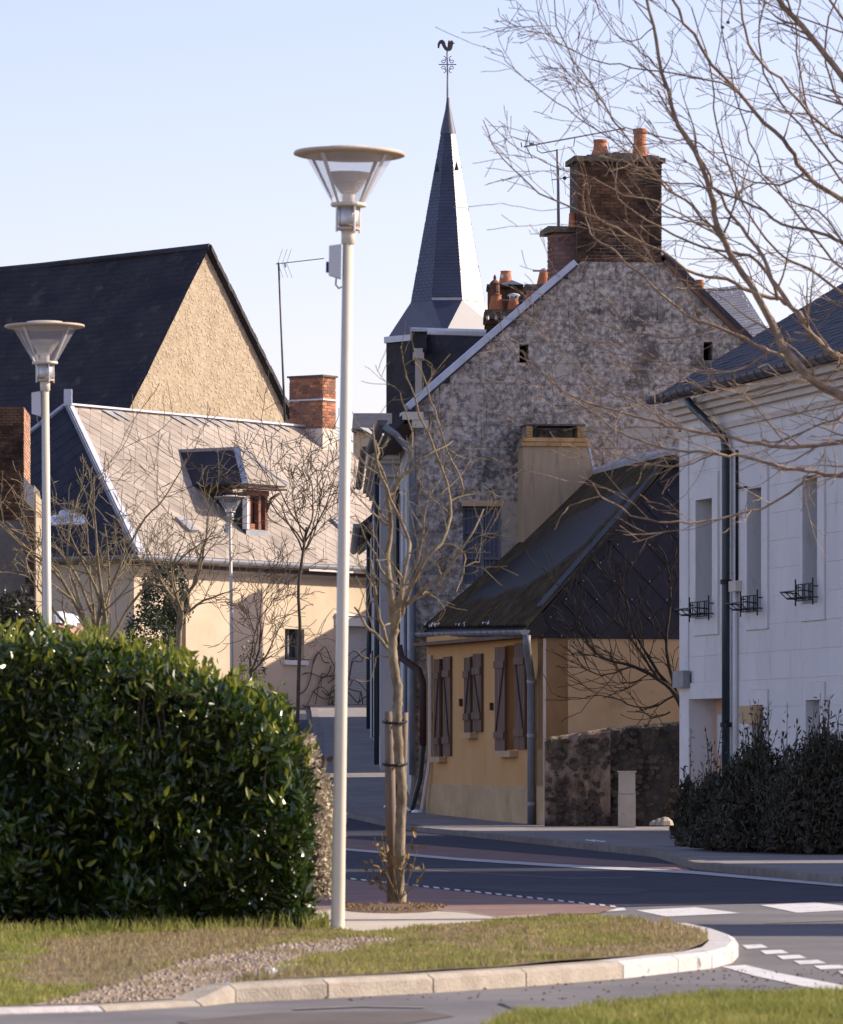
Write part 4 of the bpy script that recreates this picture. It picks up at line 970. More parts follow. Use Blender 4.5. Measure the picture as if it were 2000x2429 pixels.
MB().add([P(1188, 674, 84.8), P(1243, 675, 84.8), P(1214, 664, 84.8), P(1188, 674, 85.6), P(1243, 675, 85.6), P(1214, 664, 85.6)], [(0, 1, 2), (0, 2, 5, 3), (1, 4, 5, 2), (3, 5, 4)]).build('zinc_saddle', M['zinc'], c2)
pot(c2, 1200, 674, 643, 34, 24, 85.3, style=1)
for x, y in ((1191, 655), (1206, 653)): stackbox(x - 3, x + 3, y - 4, y + 4, 85.12, .04, 'pot_slot', M['whitetrim'], c2)
c3 = thing('chimney', 'right rear stack of the pot cluster under a capped terracotta pot', 'chimney', P(1275, 730, 86.5))
stackbox(1238, 1300, 692, 850, 86.5, .8, 'stack', M['mortar'], c3); stackbox(1234, 1312, 681, 693, 86.3, 1.1, 'slab', M['lichen_slab'], c3); stackbox(1244, 1304, 674, 681, 86.4, 1, 'slab', M['lichen_slab'], c3)
pot(c3, 1290, 675, 642, 34, 20, 86.7, style=1); MB().lathe(P(1292, 642, 86.7), [(.08, 0), (.06, .03), (.001, .05)], 12).build('cap_disc', M['zinc'], c3)
MB().tube([P(1264, 642, 86.7), P(1318, 643, 86.7)], .018, 5).build('tie_bar', M['zinc_dull'], c3)
# pots right of the gable
c4 = thing('chimney', 'small brick stack with two pots beyond the right rake of the gable', 'chimney', P(1660, 740, 88))
stackbox(1616, 1664, 694, 800, 88, .8, 'stack', M['brick_old'], c4); stackbox(1664, 1684, 692, 720, 87.9, .7, 'stack_shoulder', M['brick_red'], c4)
pot(c4, 1624, 694, 647, 26, 20, 88.2, style=1); pot(c4, 1660, 694, 664, 24, 18, 88.2, style=1)
# pale slate roof beyond right
hD = thing('far_house', 'distant house whose grey slate roof shows right of the rubble gable', 'house', P(1750, 1600, 105))
gslate = mat('grey_slate', (.19, .19, .22), (.25, .25, .28), 2, .8, rnd=.08, spec=.2)
qs = [P(1665, 688, 106), P(1757, 702, 106), P(1850, 830, 102), P(1640, 860, 102)]
slab(qs, .12, 'roof', gslate, hD)
gf = roof_frame(qs[3], qs[2], qs[0]); 
if gf.N.y > 0: gf.N = -gf.N
rg_ = ccw(cov(gf, qs)); pl = [clip(rpoly(r), rg_) for r in courses(-1, 4, -.5, 5, .24, .16, .012, .1)]
pieces(gf, [x for x in pl if x and area(x) > .004], .01, .022, gslate, hD, 'slate', .002, .02, limit=120, stuffname='slate_courses')
simple_box([(P(1660, 0, 102.4).x, 102.4), (P(1840, 0, 102.4).x, 102.4), (P(1840, 0, 102.4).x, 110), (P(1660, 0, 102.4).x, 110)], 1, P(1, 850, 102.4).z - .3, 'wall', lilac, hD)
slab([P(1757, 702, 106), P(1850, 830, 102), P(1850, 830, 102) + V((.5, 8, 0)), P(1757, 702, 106) + V((0, 2, 0))], .1, 'side_roof', M['slate'], hD)
pipe([P(1754, 712, 105.9), P(1754, 690, 105.9)], .05, 'ridge_finial', M['zinc'], hD, 6); pipe([P(1754, 690, 105.9), P(1754, 662, 105.9)], .01, 'spike', M['black'], hD, 4)

# yellow-capped chimney breast in front of the gable
YF = Fr(A_.pt(0, 0, .55), A_.U, Z, A_.N); yc = thing('chimney', 'buff rendered chimney breast with yellow brick crown in front of the rubble gable', 'chimney', YF.pt(YF.u(1240), 2, 0))
yu0, yu1, yub = YF.u(1242), YF.u(1395), YF.u(1412); yz0 = YF.v(1300, 1340); yz1 = YF.v(1300, 1059)
yren = mat('streaked_render', (.42, .30, .185), (.50, .37, .24), 3, .95, .004, 50, stretch=(3, 3, .35), spots=((.28, .21, .15), 4, .55, .15))
MB().poly(YF, [(yu0, yz0 - 1), (yub + .08, yz0 - 1), (yub, YF.v(1400, 1140)), (yu1, yz1), (yu0, yz1)], -.54, 0).build('breast', yren, yc)
MB().prism([YF.pt(yu1, yz1, .012), YF.pt(yu1 + .03, yz1, .012), YF.pt(yub + .03, YF.v(1400, 1140), .012), YF.pt(yub, YF.v(1400, 1140), .012)], -YF.N * .03).build('zinc_edge', M['zinc'], yc)
for (x0, x1, y0, y1) in ((1237, 1401, 1048, 1059), (1241, 1396, 1038, 1048), (1248, 1263, 1010, 1038), (1369, 1385, 1010, 1038)):
    a, c_, e, f_ = YF.u(x0), YF.u(x1), YF.v(1300, y1), YF.v(1300, y0)
    MB().box(YF, a + .01, c_ - .01, e, f_, -.5, .02).build('crown_core', M['mortar'], yc)
    ff = Fr(YF.pt(0, 0, .02), YF.U, Z, YF.N)
    pieces(ff, [rpoly(r) for r in courses(a, c_, e, f_, .20 if x1 - x0 > 60 else .11, .062 if x1 - x0 > 60 else .043, .006, .05)], 0, .015, M['brick_yellow'], yc, 'brick', .002)
MB().box(YF, YF.u(1246), YF.u(1388), YF.v(1300, 1010), YF.v(1300, 1006), -.52, .05).build('crown_slab', M['mortar_dark'], yc)

# ------------------------------------------------------------------ ochre house
oh = thing('ochre_house', 'single-storey ochre house with brown shutters and slate-hung gable', 'house', OF.pt(0, .05))
uL = OF.u(1012); g0 = OF.v(1290, 1487); zg = -.2
# windows
def hole(x0, x1, yt, yb): 
    xm = (x0 + x1) / 2; return (OF.u(x1), OF.u(x0), OF.v(xm, yb), OF.v(xm, yt))
wins = [hole(1200, 1221, 1531, 1779), hole(1114, 1123, 1557, 1737), hole(1042, 1052, 1563, 1796)]
body(OF, [(0, .62), (uL, .62), (uL, g0), (0, g0)], wins, -.35, 0, 'wall', M['ochre'], oh)
body(OF, [(0, zg), (uL, zg), (uL, .62), (0, .62)], [], -.35, .012, 'plinth', M['ochre_base'], oh)
# gable wall (buff) and slates
uG = 4.2; zs0 = OG.v(1400, 1515)
gr_ = OG.uv(1289, 1432); top_ = OG.uv(1597, 1080)
body(OG, [(0, zg), (uG + .9, zg), (uG + .9, zs0), (0, zs0)], [], -.3, 0, 'gable_wall', M['ochre_gable'], oh)
MB().box(OG, -.01, .03, zg, zs0, 0.001, .012).build('corner_strip', M['cornice'], oh)
sreg = ccw([(.0, zs0 + .003), (uG + .6, zs0 + .003), (uG + .6, top_[1] - 2.0), (top_[0], top_[1]), (gr_[0], gr_[1])])
MB().poly(OG, sreg, -.3, .0).build('gable_boarding', M['slate_clad'], oh)
dia = diamonds(sreg, .255, .255, .004)
pieces(OG, dia, .002, .02, M['slate_clad'], oh, 'slate', .003, .035, limit=300)
hk = MB()
for q_ in dia:
    if len(q_) == 4:
        c = (sum(p[0] for p in q_) / 4, min(p[1] for p in q_) + .03); hk.box(OG, c[0] - .006, c[0] + .006, c[1] - .009, c[1] + .009, .03, .04)
hk.build('slate_hooks', M['zinc'], oh, kind='stuff')
# main roof slope: corrugated strips from eave to ridge
n_e = OF.pt(-.12, g0 - .02, .28); f_e = A_.pt(*A_.uv(1003, 1492), .03)
n_t = OG.pt(top_[0], top_[1] + .02, .12); f_t = A_.pt(*A_.uv(1402, 1128), .05)
cr_ = MB(); nS = 50
for i in range(nS):
    t0, t1 = i / nS, (i + 1) / nS
    up = .022 if i % 2 else 0
    rows = []
    for t, zz in ((t0, 0.0), (t0 + (t1 - t0) * .3, .05), (t0 + (t1 - t0) * .7, .05), (t1, 0.0)):
        a = n_e.lerp(f_e, t); b_ = n_t.lerp(f_t, t)
        rows.append([a.lerp(b_, s) + Z * (zz - .05 * math.sin(math.pi * s) + .01 * noise.noise(V((t * 9, s * 6, 2)))) for s in [k / 6 for k in range(7)]])
    for ra, rb_ in zip(rows, rows[1:]):
        for k in range(6): cr_.add([ra[k], rb_[k], rb_[k + 1], ra[k + 1]], [(0, 1, 2, 3)])
cr_.build('roof', M['corrug'], oh)
slab([n_e - Z * .05, f_e - Z * .05, f_t - Z * .05, n_t - Z * .05], .035, 'roof_boarding', M['black'], oh)
rr2 = n_t + V((3.2, .5, -3.2)); rr3 = f_t + V((3.2, .5, -3.2))
slab([n_t, f_t, rr3, rr2], .1, 'rear_roof', M['slate'], oh)
MB().tube([n_t + Z * .03, n_t.lerp(f_t, .5) + Z * .05, f_t + Z * .03], .07, 6).build('ridge_zinc', M['zinc'], oh)
MB().prism([n_e - Z * .02, n_e - Z * .02 + (n_t - n_e) * .1, n_e - Z * .28 + (n_t - n_e) * .1 + OF.N * -.1, n_e - Z * .2], -OG.N * .2).build('eave_shadow_block', M['black'], oh)  # black block stands in for the dark void under the eave
sn = MB()
for i in range(22):
    t = R.choice([R.uniform(.35, .7), R.uniform(.85, 1)]); p = n_e.lerp(f_e, t) + (n_t - n_e) * R.uniform(.0, .02) + Z * .035; s = R.uniform(.008, .022)
    sn.lathe(p, [(s, -.01), (s * .6, .02), (.001, .028)], 6)
tag(sn.build('snow', M['snow']), 'thin line of snow on the ochre house eave', 'snow', kind='stuff')
gutter(n_e - Z * .03 + OF.N * -.02 - OF.U * .1, f_e - Z * .06, .075, OF.N, 'gutter', M['zinc_dull'], oh, .45)
MB().prism([OF.pt(-.02, g0 - .14, .0), OF.pt(uL, g0 - .14, .0), OF.pt(uL, g0 - .14, .22), OF.pt(-.02, g0 - .14, .22)], Z * .05).build('soffit', M['wood_brown'], oh)
uo = OF.u(1250, .3)
dn = [OF.pt(uo, g0 - .12, .30), OF.pt(uo, g0 - .26, .29), OF.pt(uo - .03, g0 - .42, .2), OF.pt(.42, g0 - .56, .1), OF.pt(.36, g0 - .75, .07), OF.pt(.36, 1.5, .07), OF.pt(.36, .0, .07)]
dpx = OF.u(1272)
for k in (3, 4, 5, 6): pass
dn[1] = OF.pt(uo, g0 - .24, .30); dn[2] = OF.pt(uo * .8 + dpx * .2, g0 - .33, .26); dn[3] = OF.pt(uo * .15 + dpx * .85, g0 - .62, .11); dn[4] = OF.pt(dpx, g0 - .75, .07); dn[5] = OF.pt(dpx, 1.5, .07); dn[6] = OF.pt(dpx, .02, .07)
dp = pipe(dn, .055, 'downpipe', M['pipe_grey'], oh, 12)
for z_ in (.35, 1.3, 2.05): MB().tube([OF.pt(dpx, z_, .07), OF.pt(dpx, z_ + .05, .07)], .066, 12).build('pipe_collar', M['zinc_dull'], dp)
uD = OF.u(1016)
pipe([OF.pt(uD + .5, g0 - .12, .32), OF.pt(uD + .45, g0 - .3, .3), OF.pt(uD + .1, g0 - .5, .12), OF.pt(uD, g0 - .7, .08), OF.pt(uD, 1.2, .08)], .055, 'downpipe', M['wood_dark'], oh, 12)
MB().tube([OF.pt(uD, 1.2, .08), OF.pt(uD + .1, .7, .1), OF.pt(uD + .25, .2, .2)], .04, 8).build('downpipe_foot', M['pipe_green'], oh)
MB().tube([OF.pt(uD - .25, 2.55, .04), OF.pt(uD - .25, 1.0, .04), OF.pt(uD - .05, .2, .12)], .03, 6).build('cable_duct', M['cornice'], oh)
# shutters : each leaf stands open flat against the wall; here folded proud
def shutter(x0, x1, yt, yb, nprot, ang, parent, z=True):
    xm = (x0 + x1) / 2; a, c_ = OF.u(x1, .035), OF.u(x0, .035); v0, v1 = OF.v(xm, yb), OF.v(xm, yt)
    o = MB().box(OF, a, c_, v0, v1, .012, .032).build('shutter', M['wood_brown'], parent)
    nb = 4; bw_ = (c_ - a) / nb
    for i in range(nb): MB().box(OF, a + bw_ * i + .006, a + bw_ * (i + 1) - .006, v0, v1, .033, .040).build('plank', M['wood_brown'], o)
    MB().box(OF, a + .01, c_ - .01, v1 - .30, v1 - .20, .041, .062).build('crossbar', M['wood_brown'], o); MB().box(OF, a + .01, c_ - .01, v0 + .18, v0 + .28, .041, .062).build('crossbar', M['wood_brown'], o)
    h_ = .07; s_ = 1 if z else -1; aa, bb_ = (a + .04, c_ - .1) if z else (c_ - .1, a + .04)
    MB().poly(OF, ccw([(aa, v0 + .281), (aa + .05, v0 + .281), (bb_ + .05, v1 - .301), (bb_, v1 - .301)]), .041, .055).build('brace', M['wood_dark'], o)
    return o
for i, (sh_, wn, (zx0, zx1, zy0, zy1)) in enumerate(((((1174, 1198, 1535, 1782), (1221, 1245, 1526, 1777)), 0, (1190, 1228, 1781, 1796)),
                                   (((1101, 1115, 1560, 1738), (1122, 1142, 1551, 1736)), 1, (1110, 1133, 1738, 1752)),
                                   (((1029, 1043, 1564, 1795), (1051, 1068, 1558, 1793)), 2, (1037, 1060, 1795, 1808)))):
    u0, u1, v0, v1 = wins[wn]
    wo = MB().box(OF, u0, u1, v0, v1, -.22, -.18).build('window', M['glass'], oh)
    MB().box(OF, u0, u0 + .06, v0, v1, -.179, -.13).build('frame', M['wood_brown'], wo); MB().box(OF, u1 - .06, u1, v0, v1, -.179, -.13).build('frame', M['wood_brown'], wo)
    a, c_ = OF.u(zx1), OF.u(zx0); MB().box(OF, a, c_, OF.v(zx0, zy1), OF.v(zx0, zy0), .002, .12).build('sill', M['ochre_base'], wo)
    for j, s_ in enumerate(sh_): shutter(*s_, 0, 0, oh, z=bool(j))
    p = OF.uv(sh_[0][0] - 4, (sh_[0][2] + sh_[0][3]) / 2 + 15)
    MB().box(OF, p[0] - .02, p[0] + .02, p[1] - .07, p[1] + .04, .001, .05).build('shutter_catch', M['wood_dark'], oh)

# garden wall
gwall = thing('garden_wall', 'mossy low rubble wall between the ochre house and the white house', 'wall', P(1450, 1960, 69.3))
GW = wallfr(P(1292, 1500, 69.5), (1, -.02))
mw = mat('mossy_rubble', (.06, .042, .032), (.36, .265, .20), 4.5, 1, .05, 12, stretch=(1, 1, .4), spots=((.05, .05, .025), 2.5, .52, .15))
md = mat('dark_rubble', (.03, .027, .024), (.075, .066, .058), 4, 1, .05, 12)
u1 = GW.u(1448); u2 = GW.u(1700); t0, t1, t2 = GW.v(1292, 1752), GW.v(1448, 1727), GW.v(1620, 1709)
def lumpwall(fr, u0, u1, v0, va, vb, name, m, th=.3, seed=0):
    nu, nv = 40, 36; mb = MB(); vs = []
    for i in range(nu + 1):
        for j in range(nv + 1):
            u = u0 + (u1 - u0) * i / nu; vt = va + (vb - va) * i / nu + .03 * noise.noise(V((u * 5, seed, 0))); v = v0 + (vt - v0) * j / nv
            vs.append(fr.pt(u, v, .06 * noise.noise(V((u * 4, v * 2.2, seed))) + .04 * noise.noise(V((u * 11, v * 8, seed))) - (.08 if j == nv else 0)))
    for i in range(nu + 1): vs.append(fr.pt(u0 + (u1 - u0) * i / nu, va + (vb - va) * i / nu + .01, -th))
    fs = [(i * (nv + 1) + j, (i + 1) * (nv + 1) + j, (i + 1) * (nv + 1) + j + 1, i * (nv + 1) + j + 1) for i in range(nu) for j in range(nv)]
    b0 = (nu + 1) * (nv + 1); fs += [(i * (nv + 1) + nv, (i + 1) * (nv + 1) + nv, b0 + i + 1, b0 + i) for i in range(nu)]
    return mb.add(vs, fs).build(name, m, gwall)
lumpwall(GW, 0, u1, -.2, t0, t1, 'crumbling_stretch', mw, seed=1); lumpwall(Fr(GW.pt(0, 0, -.05), GW.U, Z, GW.N), u1 - .02, u2, -.2, t1 + .0, t2 + .03, 'dark_stretch', md, seed=2)
gs = MB(); rg_ = random.Random(12)
for _ in range(520):
    u = rg_.uniform(.03, u2 - .05); v = rg_.uniform(.0, (t0 + (t1 - t0) * min(1, u / u1)) - .05); s = rg_.uniform(.02, .07); a_ = rg_.uniform(0, 1)
    gs.poly(GW, [(u + s * math.cos(a_ + i * 1.05) * rg_.uniform(.7, 1.2), v + s * .65 * math.sin(a_ + i * 1.05) * rg_.uniform(.8, 1.3)) for i in range(6)], -.09, rg_.uniform(-.01, .035) - (.05 if u > u1 else 0))
gs.build('rubble_stones', mat('wall_rubble', (.035, .027, .021), (.13, .10, .08), 6, 1, .02, 20, spots=((.035, .04, .016), 3, .52, .1)), gwall, kind='stuff')
ub = thing('utility_cabinet', 'narrow grey concrete meter cabinet standing before the garden wall', 'cabinet', P(1488, 1970, 68.6))
UB = wallfr(P(1468, 1500, 68.6), (1, 0)); a, c_ = 0, UB.u(1508)
MB().box(UB, a, c_, 0, UB.v(1488, 1883) - .006, -.25, 0).build('lower_cabinet', M['concrete'], ub); MB().box(UB, a + .004, c_ - .004, UB.v(1488, 1883), UB.v(1488, 1832), -.25, -.004).build('upper_cabinet', M['concrete'], ub)
MB().box(UB, a - .012, c_ + .012, UB.v(1488, 1832), UB.v(1488, 1829), -.26, .012).build('lid', M['concrete'], ub)
rk = MB()
for _ in range(9): p = P(R.uniform(1540, 1590), 1978, 67); s = R.uniform(.04, .13); rk.lathe((p.x, p.y, .12), [(s, 0), (s * .9, s * .5), (s * .4, s * .9), (.001, s)], 7)
tag(rk.build('stones', M['kerb']), 'heap of loose stones by the shrubs at the wall foot', 'stones', kind='stuff')

# ------------------------------------------------------------------ white house
wh = thing('white_house', 'two-storey white ashlar house with balconets and dark downpipe at right', 'house', WF.pt(0, -.15))
zEv = WF.v(1620, 985); Lw = 19.0
def wh_hole(x0, x1, yt, yb): xm = (x0 + x1) / 2; return (WF.u(x0), WF.u(x1), WF.v(xm, yb), WF.v(xm, yt))
H = [wh_hole(1656, 1695, 1184, 1468), wh_hole(1778, 1812, 1158, 1453), wh_hole(1910, 1945, 1128, 1432), (WF.u(1640), WF.u(1722), -.1, WF.v(1680, 1657)), wh_hole(1790, 1816, 1672, 1760), wh_hole(1918, 1950, 1660, 1800)]
body(WF, [(0, -.5), (Lw, -.5), (Lw, zEv), (0, zEv)], H, -.4, 0, 'wall', M['whitewall'], wh)
bl = []
uvis = WF.u(2060)
SURR = [(WF.u(1650), WF.u(1708), WF.v(1680, 1506), WF.v(1680, 1122)), (WF.u(1773), WF.u(1826), WF.v(1800, 1493), WF.v(1800, 1100)), (WF.u(1904), WF.u(1961), WF.v(1930, 1472), WF.v(1930, 1070)), (WF.u(1618), WF.u(1732), -.15, WF.v(1680, 1618)), (WF.u(1783), WF.u(1826), WF.v(1800, 1800), WF.v(1800, 1637)), (WF.u(1911), WF.u(1961), WF.v(1930, 1850), WF.v(1930, 1619))]
for r in courses(0.02, uvis, -.4, zEv - .3, .75, .34, .004, .2, random.Random(8)):
    for s in minus([r], [(x[0] - .01, x[1] + .01, x[2] - .01, x[3] + .01) for x in SURR]): 
        if (s[1] - s[0]) > .02 and (s[3] - s[2]) > .02: bl.append(rpoly(s))
pieces(WF, bl, .001, .010, M['whitewall'], wh, 'ashlar_block', .0012, limit=300)
for s_, h_ in zip(SURR, H):
    m_ = MB()
    for r in minus([s_], [h_]): m_.box(WF, r[0], r[1], r[2], r[3], .001, .035)
    m_.build('surround', M['whitetrim'], wh)
MB().box(WF, 0, WF.u(1637), WF.v(1620, 1610), zEv - .3, .011, .03).build('corner_pilaster', M['whitetrim'], wh)
for i, h_ in enumerate(H[:3] + H[4:]):
    wo = MB().box(WF, h_[0], h_[1], h_[2], h_[3], -.3, -.26).build('window', M['glass'], wh)
    fm = MB()
    for a, c_ in ((h_[0], h_[0] + .05), ((h_[0] + h_[1]) / 2 - .03, (h_[0] + h_[1]) / 2 + .03), (h_[1] - .05, h_[1])): fm.box(WF, a, c_, h_[2], h_[3], -.258, -.21)
    fm.build('frame', M['pipe_green'] if i < 3 else M['white_frame'], wo)
h_ = H[3]
do = MB().box(WF, h_[0], h_[1], h_[2], h_[3], -.36, -.31).build('door', M['door'], wh)
for t in (.12, .56):
    a = h_[0] + (h_[1] - h_[0]) * t; MB().box(WF, a, a + .5, h_[3] - .75, h_[3] - .2, -.309, -.295).build('door_light', M['white_frame'], do)
# balconets : flat iron rail in front of the sill with a flower-box bracket to the left
def balconet(x0, x1, yt, yb, dense):
    xm = (x0 + x1) / 2; a, c_ = WF.u(x0), WF.u(x1); v0, v1 = WF.v(xm, yb), WF.v(xm, yt); m_ = MB()
    o = thing('balconet', dense, 'railing', WF.pt(a, v0), 'wrought iron balconets of the white house')
    for z_ in (v0 + .03, v1 - .02): m_.tube([WF.pt(a, z_, .10), WF.pt(c_, z_, .10)], .008, 5)
    for k in range(3):
        for q_ in (.05, .08, .17): m_.tube([WF.pt(a + (c_ - a) * (q_ + .36 * k), v0 + .03, .10), WF.pt(a + (c_ - a) * (q_ + .36 * k), v1 - .02, .10)], .006, 5)
    for e in (a, c_):
        m_.tube([WF.pt(e, v0 - .03, .10), WF.pt(e, v1 + .05, .10)], .010, 5)
        for z_ in (v0 + .06, v1 - .05): m_.tube([WF.pt(e, z_, .0), WF.pt(e, z_, .10)], .01, 4)
    m_.build('rail', M['black'], o)
    m2 = MB(); nb = .24
    for z_, ex in ((v0 + .05, 0), (v1 - .12, .08)):
        m2.tube([WF.pt(a, z_, .1), WF.pt(a + .02, z_ + .01, .1 + nb * .5 + ex), WF.pt(a + .9, z_ + .01, .1 + nb * .5 + ex), WF.pt(c_, z_, .1)], .009, 4)
    for k in range(4):
        u_ = a + .05 + (c_ - a - .1) * k / 3; m2.tube([WF.pt(u_, v0 + .05, .1 + nb * .5), WF.pt(u_, v1 - .12, .18 + nb * .5)], .008, 4); m2.tube([WF.pt(u_, v0 + .05, .1), WF.pt(u_, v0 + .05, .1 + nb * .5)], .008, 4)
    m2.build('flower_box_bracket', M['black'], o)
balconet(1653, 1699, 1424, 1468, 'black iron balconet of the leftmost upper window of the white house')
balconet(1775, 1815, 1410, 1456, 'black iron balconet just right of the dark downpipe')
balconet(1906, 1947, 1382, 1430, 'black iron balconet of the rightmost upper window')
# cornice, gutter, roof
for e, y0, y1 in ((.05, -.30, -.22), (.09, -.10, -.02), (.16, -.02, .06), (.25, .06, .13)):
    MB().box(WF, -.02, Lw, zEv + y0, zEv + y1 - .003, .0, e).build('cornice', M['cornice'], wh)
ge = zEv + .24
gutter(WF.pt(-.25, ge, .26), WF.pt(Lw, ge, .26), .09, WF.N, 'gutter', M['gutter_dark'], wh, .3)
eA = WF.pt(-.1, ge + .02, .3); eB = WF.pt(Lw, ge + .02, .3)
ry = WF.pt(-.1, 0, -4.3); ry.z = P(2360, 462, ry.y).z; rX = WF.pt(Lw, 0, -4.3); rX.z = ry.z
wr = slab([eA, eB, rX, ry], .12, 'roof', M['slate'], wh)
ef = roof_frame(eA, eB, ry); rgn = ccw(cov(ef, [eA, eB, rX, ry]))
pl = [clip(rpoly(r), rgn) for r in courses(0, 9, 0, 8, .26, .13, .01, .1)]
pieces(ef, [x for x in pl if x and area(x) > .004], .0, .012, M['slate'], wh, 'slate', .003, .02, limit=300, stuffname='slate_courses')
bA = WF.pt(-.1, ge + .02, -8.9); bB = WF.pt(Lw, ge + .02, -8.9)
slab([bA, bB, rX, ry], .12, 'rear_roof', M['slate'], wh)
MB().prism([WF.pt(0, -.5, -.4), WF.pt(.35, -.5, -.4), WF.pt(.35, -.5, -8.6), WF.pt(0, -.5, -8.6)], Z * (zEv + .5)).build('end_wall', M['whitewall'], wh)
g1 = WF.pt(.02, zEv, -.0); g2 = WF.pt(.02, zEv, -8.6); g3 = V((ry.x, ry.y, ry.z - .2)); MB().prism([g1, g2, g3], WF.U * .25).build('end_gable', M['whitewall'], wh)
MB().prism([WF.pt(Lw - .35, -.5, -.4), WF.pt(Lw, -.5, -.4), WF.pt(Lw, -.5, -8.6), WF.pt(Lw - .35, -.5, -8.6)], Z * (zEv + .5)).build('end_wall', M['whitewall'], wh)
MB().box(Fr(WF.pt(1.6, 0, -3.2), WF.U, Z, WF.N), 0, 1.0, zEv + 1, P(1930, 722, 64).z, -.6, 0).build('chimney', M['brick_old'], wh)
MB().box(Fr(WF.pt(1.6, 0, -3.2), WF.U, Z, WF.N), -.05, 1.05, P(1930, 722, 64).z, P(1930, 714, 64).z, -.65, .05).build('chimney_slab', M['lichen_slab'], wh)
up = WF.u(1738)
wd_ = pipe([WF.pt(up - .9, zEv + .12, .34), WF.pt(up - .7, zEv + .0, .32), WF.pt(up - .05, zEv - .42, .10), WF.pt(up, zEv - .62, .09), WF.pt(up, 3, .09), WF.pt(up, 0, .09)], .052, 'downpipe', M['pipe_green'], wh, 12)
for z_ in (zEv - .65, 3.2, 1.4): MB().tube([WF.pt(up, z_, .09), WF.pt(up, z_ + .06, .09)], .072, 12).build('pipe_collar', M['black'], wd_)
uc = WF.u(1753); 
pipe([WF.pt(uc, WF.v(1753, 1400), .05), WF.pt(uc, .3, .05)], .03, 'white_conduit', M['whitetrim'], wh, 8)
pipe([WF.pt(uc, zEv - .6, .03), WF.pt(uc + .02, 4.2, .035), WF.pt(uc, WF.v(1753, 1380), .03)], .018, 'cable', M['black'], wh, 6)
MB().box(WF, uc - .15, uc + .15, WF.v(1753, 1403), WF.v(1753, 1378), .01, .09).build('junction_box', M['cornice'], wh)
MB().box(WF, WF.u(1783), WF.u(1813), WF.v(1798, 1716), WF.v(1798, 1674), .036, .16).build('meter_box', M['ochre_gable'], wh)
pipe([WF.pt(uc, WF.v(1760, 1157), .02), WF.pt(uc + .5, WF.v(1770, 1157), .06)], .012, 'cable_hook', M['black'], wh, 5)
sg = thing('wall_bracket_sign', 'small grey plate seen edge-on at the far corner of the white house', 'sign', WF.pt(.02, WF.v(1617, 1620), .1))
MB().box(WF, .02, .5, WF.v(1617, 1632), WF.v(1617, 1592), .04, .13).build('plate', M['zinc_dull'], sg)
# unseen house added off to the right to shade the street
nb = thing('street_shade_house', 'plain white unseen house added outside the frame to shade the street', 'house', (9, 42, 0))
simple_box([(8.9, 36.6), (16.5, 38.2), (14.5, 47.5), (7.3, 46)], -.2, 6.2, 'wall', M['whitewall'], nb)
slab([V((8.6, 36.3, 6.2)), V((7.0, 46.2, 6.2)), V((10.7, 47.0, 9.0)), V((12.6, 37.0, 9.0))], .12, 'roof', M['slate'], nb); slab([V((16.8, 38, 6.2)), V((14.8, 47.8, 6.2)), V((10.7, 47.0, 9.0)), V((12.6, 37.0, 9.0))], .12, 'roof', M['slate'], nb)
hE = thing('wall_shade_house', 'plain hidden house added behind the rubble gable to shade the cream wall', 'house', (4, 130, 2))  # unseen house added for its shadow on the long cream wall
simple_box([(3, 128.0), (9, 129.2), (9, 135), (3, 134)], 1.5, 7.6, 'wall', M['cream'], hE)
simple_box([(3, 125.9), (8, 126.6), (8, 128.2), (3, 127.95)], 1.5, 7.9, 'shade_wing', M['cream'], hE)  # hidden block added for the lower shadow on the cream wall
simple_box([(3, 128.0), (4.2, 128.2), (4.2, 129.0), (3, 128.9)], 7.6, 9.6, 'chimney', M['brick_old'], hE)  # unseen stack added for the upright shadow on the cream wall

ks = thing('shadowcaster', 'unseen added kiosk standing just outside the right edge of the view', 'shadowcaster', (5.6, 30.3, 0))  # unseen box added to cast the dark strip across the road
KF = Fr((4.9, 31.2, 0), (0, -1, 0), Z, (-1, 0, 0))
MB().box(KF, 0, 1.85, 0, 2.08, -1.4, 0).build('cabinet', M['concrete'], ks); MB().box(KF, -.08, 1.93, 2.081, 2.2, -1.5, .08).build('roof_slab', M['mortar'], ks)
for a in (.15, .95): MB().box(KF, a, a + .76, .15, 1.95, .002, .03).build('door', M['pipe_green'], ks)
# ------------------------------------------------------------------ brick building at the far left
bl_ = thing('brick_building', 'shaded brick stack and plastered wall at the left edge', 'building', P(30, 1700, 58))
BL = wallfr(P(57, 1500, 58), (1, .03)); 
z0, z1 = BL.v(57, 1130), BL.v(57, 965); uA = BL.u(-80)
chimney_box(BL, uA, 0, z0 - .5, z1, -1.55, 0, M['mortar_dark'], [M['brick_old']], bl_, bw=.09, bh=.03, gap=.006, faces=('f',), lim=300)
rs = Fr(BL.pt(-.012, 0, 0), -BL.N, Z, BL.U)
pieces(rs, [rpoly(r) for r in courses(0, 1.55, z0 - .05, z1, .28, .036, .008, .05)], 0, .012, [M['brick_lit']], bl_, 'brick', .002, limit=220, stuffname='brick_courses')
u8 = BL.u(81)
MB().prism([BL.pt(-.02, z0 + .02, 0), BL.pt(u8, BL.v(80, 1158), 0), BL.pt(u8, BL.v(80, 1158) - .25, 0), BL.pt(-.02, z0 - .25, 0)], -BL.N * 1.55).build('shoulder', M['cornice'], bl_)
plas = mat('grey_plaster', (.13, .105, .09), (.21, .175, .15), 3, .95, .006, 40, spots=((.07, .055, .05), 6, .58, .15))
MB().box(BL, uA, u8, 0, z0 - .1, -1.5, -.02).build('wall', plas, bl_)
quoin = []
zz = 2.0; k = 0
